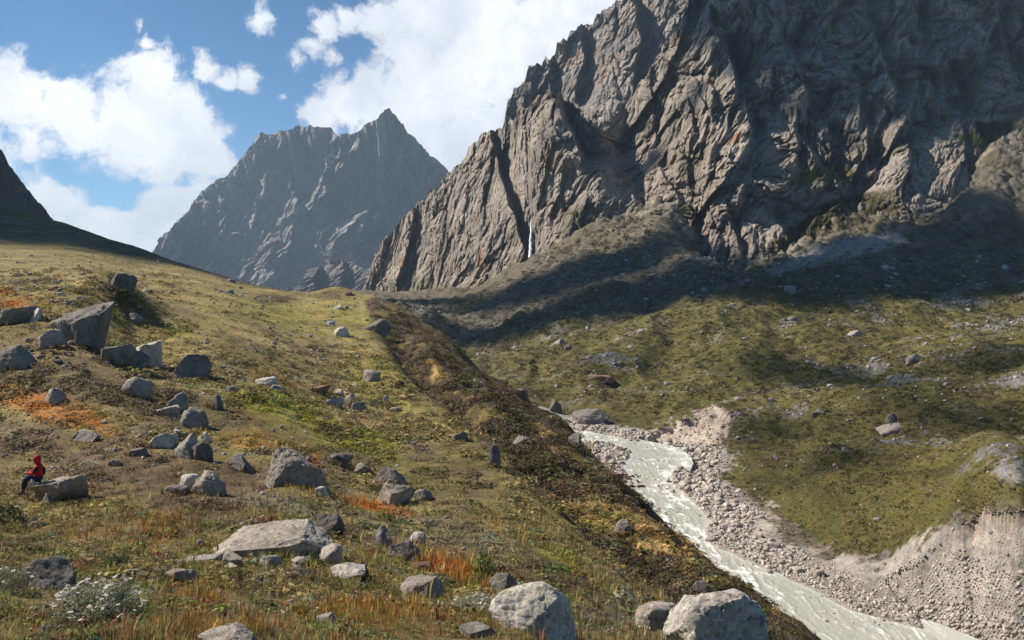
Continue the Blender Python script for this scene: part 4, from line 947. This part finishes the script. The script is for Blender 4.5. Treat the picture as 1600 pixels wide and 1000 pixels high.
# ------------------------------------------------------------------ vegetation
def tmpl_leaves(n, size, seed, flat=.7, shell=.45):
    r = np.random.default_rng(seed); V, Fc, Cc = [], [], []
    for i in range(n):
        d = r.normal(size=3); d /= np.linalg.norm(d); d[2] = abs(d[2]); c = d*r.uniform(shell, 1.)**.6; c[2] *= flat
        nrm = d+r.normal(size=3)*.6; nrm /= np.linalg.norm(nrm); t = np.cross(nrm, r.normal(size=3)); t /= np.linalg.norm(t); b = np.cross(nrm, t)
        s = size*r.uniform(.6, 1.3); l = len(V)
        V += [c-t*s*.5, c+b*s*.32, c+t*s*.7, c-b*s*.32]; Fc.append([l, l+1, l+2, l+3]); k = r.uniform(.65, 1.35); Cc += [[k]*3]*4
    return np.array(V), np.array(Fc), np.array(Cc)
def tmpl_blades(n, seed, spread=.35, lean=.45, w=.035):
    r = np.random.default_rng(seed); V, Fc, Cc = [], [], []
    for i in range(n):
        a = r.uniform(0, 6.28); p = np.array([math.cos(a), math.sin(a), 0])*r.uniform(0, spread); le = r.uniform(.1, lean); h = r.uniform(.5, 1.1); a2 = a+r.uniform(-1, 1)
        o = np.array([math.cos(a2), math.sin(a2), 0]); sd = np.array([-o[1], o[0], 0])*w*r.uniform(.6, 1.3); l = len(V)
        m_ = p+o*le*.35+np.array([0, 0, h*.6]); t = p+o*le+np.array([0, 0, h])
        V += [p-sd, p+sd, m_+sd*.8, m_-sd*.8, t+sd*.15, t-sd*.15]; Fc += [[l, l+1, l+2, l+3], [l+3, l+2, l+4, l+5]]
        k = r.uniform(.7, 1.4); Cc += [[k]*3]*6
    return np.array(V), np.array(Fc), np.array(Cc)
def T(f, n, *a, **k):
    L_ = [f(*a, seed=100+i, **k) for i in range(n)]; return [x[0] for x in L_], [x[1] for x in L_], [x[2] for x in L_]
def scatter(N, x0, x1, y0, y1, prob, seed):
    r = np.random.default_rng(seed); px = r.uniform(x0, x1, N); py = r.uniform(y0, y1, N); X, Y, Z, ri, ci = hits(px, py)
    k = r.uniform(size=N) < prob(px, py, X, Y, Z, ri, ci); return px[k], py[k], X[k], Y[k], Z[k], GCOL[ri, ci][k], r
def like(col, c, t): return np.clip(1-np.linalg.norm(col-c, axis=1)/t, 0, 1)
def moraine(px, Y): return (px < 560) | (Y < np.interp(px, [560, 700, 870, 960, 1100, 1280, 1900], [200, 140, 100, 80, 50, 40, 40]))
def vary(col, r, s=.25, hue=.12): return np.clip(col*(1+s*r.normal(size=(len(col), 1)))*(1+hue*r.normal(size=(len(col), 3))), .008, .8)
# grass in the foreground
bt = T(tmpl_blades, 6, 9); ft = T(tmpl_blades, 5, 6, spread=.5, lean=.8, w=.05)
px, py, X, Y, Z, c, r = scatter(34000, -30, 1330, 735, 1010, lambda px, py, X, Y, Z, ri, ci: (Y < 34)*np.clip(.45+.5*fbm2(X/1.3, Y/1.3, 3)+.3*like(GCOL[ri, ci], ORANGE, .2), 0, 1), 1)
h = np.exp(r.normal(np.log(.085), .4, len(X)))*(1+.9*like(c, ORANGE, .22))*np.clip(Y/13, .75, 1.6)
pick = r.uniform(size=len(X)); cc = c*1.15; cc[pick < .3] = cc[pick < .3]*.5+TAN*.75; cc[pick > .87] = cc[pick > .87]*.5+A(.10,.15,.03)*.5
merge_inst('grass', *bt[:2], np.stack([X, Y, Z-.01], 1), np.stack([h*.8, h*.8, h], 1), r.uniform(0, 6.28, len(X)), vary(cc, r), ML, tcol=bt[2]); print('grass', len(X))
FX, FY, rr_ = [], [], np.random.default_rng(9)
for (x_, y_, a_, b_) in FOOT:
    if y_ > 75: continue
    for _ in range(int(np.clip(26*a_/max(.03*y_, .2), 10, 160))):
        t_ = rr_.uniform(3.0, 6.5); q_ = rr_.uniform(.88, 1.12); FX.append(x_+math.cos(t_)*a_*q_); FY.append(y_+math.sin(t_)*b_*q_)
FX, FY = np.array(FX), np.array(FY); FZ = zat(FX, FY); ri_ = rowof(FY); ci_ = np.clip((((FX/FY*F+800)-PX0)/(PX1-PX0)*(NC-1)).astype(int), 0, NC-1)
h = np.exp(rr_.normal(np.log(.0075), .4, len(FX)))*FY**.9
merge_inst('grass_fringe', *bt[:2], np.stack([FX, FY, FZ-.02], 1), np.stack([h, h, h], 1), rr_.uniform(0, 6.28, len(FX)), vary(GCOL[ri_, ci_]*.9, rr_), ML, tcol=bt[2])
# broad leaved herbs low in the foreground
lt = T(tmpl_leaves, 5, 34, .42)
px, py, X, Y, Z, c, r = scatter(9000, -30, 1250, 800, 1010, lambda px, py, X, Y, Z, ri, ci: (Y < 30)*np.clip(.1+1.1*fbm2(X/1.8+7, Y/1.8, 3)+.6*(ell(px, py, 120, 920, 220, 70) < 1)*(fbm2(X/.8, Y/.8, 2) > 0), 0, 1), 2)
h = np.exp(r.normal(np.log(.10), .35, len(X)))*np.clip(Y/13, .8, 1.5); cc = c*.35+A(.11,.15,.035)*.75; q = r.uniform(size=len(X)); cc[q < .25] = A(.21,.21,.14); cc[q > .9] = A(.22,.09,.04)
merge_inst('herbs', *lt[:2], np.stack([X, Y, Z], 1), np.stack([h, h, h*.8], 1), r.uniform(0, 6.28, len(X)), vary(cc, r), ML, tcol=lt[2]); print('herbs', len(X))
# heath and low scrub over the moraine
ht = T(tmpl_leaves, 6, 46, .30)
def ph(px, py, X, Y, Z, ri, ci):
    c = GCOL[ri, ci]; n = fbm2(X/3.2+3, Y/3.2, 4, .6); mead = like(c, OLIVE, .05)
    return moraine(px, Y)*(Y > 12)*(Y < 150)*np.clip(.10+.9*like(c, HEATH, .13)+.8*like(c, LIME, .13)+.75*like(c, SAGE, .08)+.35*n+.25*(side[ri, ci] > .5)-.35*mead-.45*smooth[ri, ci]+.2*like(c, ORANGE, .2), .012, .95)
px, py, X, Y, Z, c, r = scatter(30000, -20, 1290, 420, 960, ph, 3)
h = np.exp(r.normal(np.log(.22), .38, len(X)))*np.clip(Y/32, .6, 2.0)
q = r.uniform(size=len(X)); cc = c.copy()*1.05; cc[q < .22] = cc[q < .22]*.4+A(.13,.15,.03)*.6; cc[(q > .22) & (q < .42)] = cc[(q > .22) & (q < .42)]*.4+A(.075,.052,.03)*.6; cc[q > .93] = A(.17,.16,.11)
merge_inst('heath_scrub', *ht[:2], np.stack([X, Y, Z-.03], 1), np.stack([h*1.15, h*1.15, h*.75], 1), r.uniform(0, 6.28, len(X)), vary(cc, r, .25, .08), ML, tcol=ht[2]); print('heath', len(X))
# short turf tufts farther out
px, py, X, Y, Z, c, r = scatter(42000, -20, 1200, 400, 860, lambda px, py, X, Y, Z, ri, ci: moraine(px, Y)*(Y > 26)*(Y < 240)*np.clip(.5+.9*fbm2(X/2+1, Y/2, 3), 0, 1)*(1-.2*smooth[ri, ci]), 4)
h = np.exp(r.normal(np.log(.0022), .3, len(X)))*Y
merge_inst('turf', *ft[:2], np.stack([X, Y, Z-.01], 1), np.stack([h*1.3, h*1.3, h], 1), r.uniform(0, 6.28, len(X)), vary(c, r, .3, .08), ML, tcol=ft[2]); print('turf', len(X))
# scrub on the far bank
st_ = T(tmpl_leaves, 6, 22, .5)
def pf(px, py, X, Y, Z, ri, ci):
    c = GCOL[ri, ci]; green = (c[:, 1] > c[:, 2]*1.25); n = fbm2(X/9, Y/9, 4, .6)
    return (~moraine(px, Y))*(Z < 140)*(RD[ri, ci] > 4)*green*np.clip(.42+.8*n, 0, 1)*(Y < 640)
px, py, X, Y, Z, c, r = scatter(75000, 600, 1620, 330, 960, pf, 5)
h = np.exp(r.normal(np.log(.0021), .38, len(X)))*Y
q = r.uniform(size=len(X)); cc = c*1.0; cc[q < .35] = cc[q < .35]*.4+A(.055,.06,.02)*.6; cc[q > .85] = cc[q > .85]*.5+A(.16,.13,.04)*.5
merge_inst('bank_scrub', *st_[:2], np.stack([X, Y, Z-.1], 1), np.stack([h*1.2, h*1.2, h*.8], 1), r.uniform(0, 6.28, len(X)), vary(cc, r, .25, .08), ML, tcol=st_[2]); print('bank', len(X))
def pt(px, py, X, Y, Z, ri, ci):
    c = GCOL[ri, ci]; return (~moraine(px, Y))*(Z < 140)*(RD[ri, ci] > 8)*(c[:, 1] > c[:, 2]*1.25)*np.clip(.6+.8*fbm2(X/3, Y/3, 3), 0, 1)*(Y < 480)
px, py, X, Y, Z, c, r = scatter(60000, 600, 1620, 430, 960, pt, 6)
h = np.exp(r.normal(np.log(.0015), .3, len(X)))*Y
q = r.uniform(size=len(X)); cc = c*1.25; cc[q < .3] = cc[q < .3]*.6+TAN*.35
tt = T(tmpl_leaves, 5, 10, .7)
merge_inst('bank_turf', *tt[:2], np.stack([X, Y, Z-.05], 1), np.stack([h*1.3, h*1.3, h*.6], 1), r.uniform(0, 6.28, len(X)), vary(cc, r, .3, .08), ML, tcol=tt[2])
def bush(px, py, w, h, col, label, name='bush', cat='bush', n=500, leaf=.10, group=None, seed=0):
    p = hit(px, py); s = p[1]/F; v, f, tc = tmpl_leaves(n, leaf, 50+seed, 1., .3)
    root = bpy.data.objects.new(name, None); sc.collection.objects.link(root); root.location = p; tag(root, label, cat, group)
    r = np.random.default_rng(seed); lump = 1+.28*fbm3(v[:, 0]*2+seed, v[:, 1]*2, v[:, 2]*2, 2)
    me = raw_mesh('foliage', v*lump[:, None]*np.array([w*s/2, w*s/2, h*s]), f, vary(np.repeat(col[None], len(v), 0), r, 0, .0)*tc); link('foliage', me, ML, root)
    V, Fs = [], []
    for i in range(9):
        a = i*.7; e = np.array([math.cos(a)*w*s*.3, math.sin(a)*w*s*.3, h*s*.6]); q = .0035*w/30
        l = len(V)
        for b in range(4):
            o = np.array([math.cos(b*1.57), math.sin(b*1.57), 0])*q; V += [o+np.array([0, 0, -.03]), e+o*.4]
        Fs += [[l+2*b, l+(2*b+2) % 8, l+(2*b+3) % 8, l+2*b+1] for b in range(4)]
    ms = raw_mesh('stem', np.array(V), np.array(Fs), np.tile(A(.10,.07,.04), (len(V), 1))); link('stem', ms, ML, root)
    return root, p, s
bush(625,604,17,9,A(.035,.05,.02),'small dark green cushion bush on the open meadow edge, upper of two',seed=1,leaf=.2)
bush(640,619,16,9,A(.04,.07,.025),'small green cushion bush on the open meadow edge, lower of two',seed=2,leaf=.2)
bush(757,915,46,52,A(.15,.17,.04),'yellow green feathery bush beside the bright orange patch',seed=3,n=900,leaf=.12)
bush(180,885,46,20,A(.07,.11,.03),'leafy dark green clump beside the small squarish block',seed=4,n=500,leaf=.15)
bush(600,815,40,20,A(.13,.15,.035),'yellow green tussock left of the fallen slab',seed=5,n=500,leaf=.12)
bush(12,820,60,36,A(.04,.055,.02),'dark green bush at the left edge of the grass',seed=6,n=700,leaf=.1)
def flower_shrub(px, py, w, h, n, label, seed):
    root, p, s = bush(px, py, w, h, A(.235,.24,.16), label, 'flowering_shrub', 'flowering shrub', 4200, .055, None, seed)
    r = random.Random(seed); V, Fs = [], []
    for i in range(14):       # one flat head of tiny blossoms
        a = i*2.4; q = .012*math.sqrt(i); c = np.array([math.cos(a)*q, math.sin(a)*q, .006*math.cos(i)]); l = len(V)
        V += [c+np.array([.012*math.cos(b*1.257), .012*math.sin(b*1.257), .004*(b % 2)]) for b in range(5)]+[c+np.array([0, 0, .008])]
        Fs += [[l+b, l+(b+1) % 5, l+5] for b in range(5)]
    hm = raw_mesh('flower_head', np.array(V), np.array(Fs)); mm = M('petals'); hm.materials.append(mm.fin((.62,.60,.52), .8))
    for i in range(n):
        a = r.uniform(0, 6.28); q = math.sqrt(r.random()); o = link('flower_head', hm, None, root)
        x, y = math.cos(a)*q*w*s*.5, math.sin(a)*q*w*s*.5; z = h*s*math.sqrt(max(.12, 1-q*q))*r.uniform(.95, 1.22)
        o.location = (x, y, z); k = r.uniform(.3, .6); o.scale = (k, k, k); o.rotation_euler = (r.uniform(-.5, .5), r.uniform(-.6, .2), r.uniform(0, 6))
flower_shrub(150,965,150,55,70,'wide silvery shrub with flat white flower heads at the lower left',11)
flower_shrub(15,925,70,38,22,'smaller white flowered shrub at the left edge before the dark boulder',12)
flower_shrub(745,955,90,20,30,'low pale flowered shrub left of the lichen covered boulder',13)
print('plants', time.time()-T0)

# ------------------------------------------------------------------ the seated walker
def skin_mesh(name, verts, edges, radii, sub=2):
    me = bpy.data.meshes.new(name); me.from_pydata(verts, edges, []); o = bpy.data.objects.new(name, me); sc.collection.objects.link(o)
    md = o.modifiers.new('s', 'SKIN'); md.use_smooth_shade = True
    for v, r in zip(me.skin_vertices[0].data, radii): v.radius = (r, r) if isinstance(r, (int, float)) else r
    me.skin_vertices[0].data[0].use_root = True
    o.modifiers.new('d', 'SUBSURF').levels = sub
    dg = bpy.context.evaluated_depsgraph_get(); res = bpy.data.meshes.new_from_object(o.evaluated_get(dg)); bpy.data.objects.remove(o); res.name = name
    res.polygons.foreach_set('use_smooth', [True]*len(res.polygons)); return res
def cloth(name, col, rough=.8):
    m = M(name); n = m.noise(14, 6, .7, m.coord()); return m.fin(m.mix(1., col, m.ramp(n, [(.3, (.7,.7,.7)), (.7, (1.2,1.2,1.2))]), 'MULTIPLY'), rough, m.bump(n, .5, .02))
def build_person():
    rock = [o for o in HERO if o[1] == 80][0]; base = rock[0].location; s = base.y/F
    # the walker sits on the rock's left shoulder
    px, Y = 62, base.y; dg = bpy.context.evaluated_depsgraph_get(); dg.update()
    x = (px-800)/F*Y; me = rock[0].data; vv = np.array([v.co[:] for v in me.vertices]); d = np.hypot(vv[:, 0]-(x-base.x), vv[:, 1]-(Y-base.y)); z = base.z+vv[d < .25][:, 2].max()
    print('seat', Y, 'px row', HZ-z*F/Y, 'span m', 34*s)
    root = bpy.data.objects.new('person', None); sc.collection.objects.link(root); root.location = (x, Y, z+.09); root.rotation_euler = (0, 0, math.radians(22)); root.scale = (1.08,)*3
    tag(root, 'person in red hooded jacket with black panels sitting on the flat topped boulder', 'person')
    sk = M('skin').fin((.34,.19,.12), .6)
    V = [(0,0,.06),(-.02,0,.22),(-.04,0,.40),(-.06,0,.52),(-.075,0,.60),(-.09,0,.68),(-.10,0,.77)]; R = [.13,.12,.13,.07,.055,.085,.075]; E = [(0,1),(1,2),(2,3),(3,4),(4,5),(5,6)]
    for sg in (-1, 1):
        i = len(V); V += [(-.05,.17*sg,.47),(-.15,.23*sg,.24),(-.34,.08*sg,.25),(-.39,.065*sg,.26)]; R += [.06,.045,.03,.028]; E += [(2,i),(i,i+1),(i+1,i+2),(i+2,i+3)]
        p = len(V)-1
        for k, (dy, ln) in enumerate(((-.03,.07),(-.01,.085),(.01,.08),(.03,.065))):
            j = len(V); V += [(-.42,.065*sg+dy,.265),(-.42-ln*.6,.065*sg+dy*1.05,.255),(-.42-ln,.065*sg+dy,.225)]; R += [.010,.009,.007]; E += [(p,j),(j,j+1),(j+1,j+2)]
        j = len(V); V += [(-.40,(.065-.045)*sg,.285),(-.435,(.065-.055)*sg,.295)]; R += [.011,.009]; E += [(p,j),(j,j+1)]
        i = len(V); V += [(-.02,.09*sg,.04),(-.42,.13*sg,.08),(-.50,.12*sg,-.34),(-.52,.12*sg,-.40),(-.64,.13*sg,-.43)]; R += [.085,.06,.042,.04,.035]; E += [(0,i),(i,i+1),(i+1,i+2),(i+2,i+3),(i+3,i+4)]
    link('body', skin_mesh('body', V, E, R), sk, root)
    red = cloth('red_fabric', (.46,.016,.02)); blk = cloth('black_fabric', (.018,.018,.022)); navy = cloth('navy_fabric', (.025,.032,.05))
    V = [(0,0,.03),(-.02,0,.20),(-.035,0,.38),(-.055,0,.50),(-.07,0,.60)]; R = [(.20,.18),(.195,.17),(.215,.17),(.14,.13),(.10,.10)]; E = [(0,1),(1,2),(2,3),(3,4)]
    for sg in (-1, 1): i = len(V); V += [(-.05,.18*sg,.46),(-.15,.24*sg,.24),(-.33,.085*sg,.25)]; R += [.10,.085,.065]; E += [(2,i),(i,i+1),(i+1,i+2)]
    j = link('jacket', skin_mesh('jacket', V, E, R), red, root)
    # hood round the face, open to the front
    v, f = ico(4); v = v.copy(); c = v.copy(); keep = ~((c[:, 0] < -.62) & (np.abs(c[:, 1]) < .62) & (c[:, 2] < .62) & (c[:, 2] > -.7)); k = keep[f].all(1)
    v = v*np.array([.135,.118,.155])*(1+.04*fbm3(v[:, 0]*3, v[:, 1]*3, v[:, 2]*3, 3))[:, None]+np.array([-.085,0,.685])
    hd = link('hood', raw_mesh('hood', v, f[k]), red, root); so_ = hd.modifiers.new('t', 'SOLIDIFY'); so_.thickness = .012
    for nm, VV, RR in (('back_panel', [(.035,0,.10),(.045,0,.28),(.01,0,.44)], [(.13,.16),(.14,.17),(.11,.16)]),):
        link(nm, skin_mesh(nm, VV, [(0,1),(1,2)], RR), blk, root)
    for sg in (-1, 1): link('sleeve_panel', skin_mesh('sleeve_panel', [(-.04,.195*sg,.48),(-.10,.235*sg,.36),(-.155,.255*sg,.25)], [(0,1),(1,2)], [.088,.083,.072]), blk, root)
    V = [(0,0,.02)]; R = [(.16,.14)]; E = []
    for sg in (-1, 1): i = len(V); V += [(-.04,.09*sg,.04),(-.42,.13*sg,.08),(-.49,.12*sg,-.32)]; R += [.125,.095,.075]; E += [(0,i),(i,i+1),(i+1,i+2)]
    link('trousers', skin_mesh('trousers', V, E, R), navy, root)
    for sg in (-1, 1): link('boot', skin_mesh('boot', [(-.50,.12*sg,-.31),(-.51,.12*sg,-.41),(-.66,.13*sg,-.44)], [(0,1),(1,2)], [.062,.062,.05]), cloth('boot_leather', (.09,.07,.055)), root)
    # face: nose, brows, eyes, mouth, with hair at the brow
    link('hair', skin_mesh('hair', [(-.165,-.05,.77),(-.175,0,.785),(-.165,.05,.77)], [(0,1),(1,2)], [.02,.024,.02]), cloth('hair_dark', (.02,.014,.01)), root)
    link('nose', skin_mesh('nose', [(-.175,0,.735),(-.205,0,.705)], [(0,1)], [.012,.016]), sk, root)
    for sg in (-1, 1): link('eye', skin_mesh('eye', [(-.172,.033*sg,.735),(-.172,.045*sg,.735)], [(0,1)], [.009,.008]), cloth('eye_dark', (.03,.025,.02), .3), root)
    link('mouth', skin_mesh('mouth', [(-.168,-.022,.668),(-.172,0,.67),(-.168,.022,.668)], [(0,1),(1,2)], [.006,.008,.006]), cloth('lip', (.3,.1,.08)), root)
    # pale cloth bag resting on the rock in front of the walker
    v, f = rock_verts(91, 4, 7, .05, .35); v = v*np.array([.15,.12,.17])
    b = link('cloth_bag', raw_mesh('cloth_bag', v, f), cloth('pale_canvas', (.55,.49,.41)))
    b.location = (x-.12, Y-.30, z+.0); tag(b, 'pale grey cloth bag lying on the boulder against the seated person', 'bag')
build_person()
def build_bottle():
    p = hit(221, 852); pr = [(0,0),(.035,0),(.04,.01),(.04,.13),(.03,.17),(.014,.20),(.014,.23),(0,.23)]; n = 14
    V = [(r*math.cos(i*6.283/n), r*math.sin(i*6.283/n), z) for r, z in pr for i in range(n)]
    Fs = [[k*n+i, k*n+(i+1) % n, (k+1)*n+(i+1) % n, (k+1)*n+i] for k in range(len(pr)-1) for i in range(n)]
    o = link('bottle', raw_mesh('bottle', np.array(V), np.array(Fs)), M('green_plastic').fin((.02,.30,.07), .35)); o.location = (p[0], p[1]-.1, p[2]+.06); o.rotation_euler = (1.4, .1, .9)
    tag(o, 'small bright green bottle lying in the grass at lower left', 'bottle')
build_bottle()
print('done', time.time()-T0)
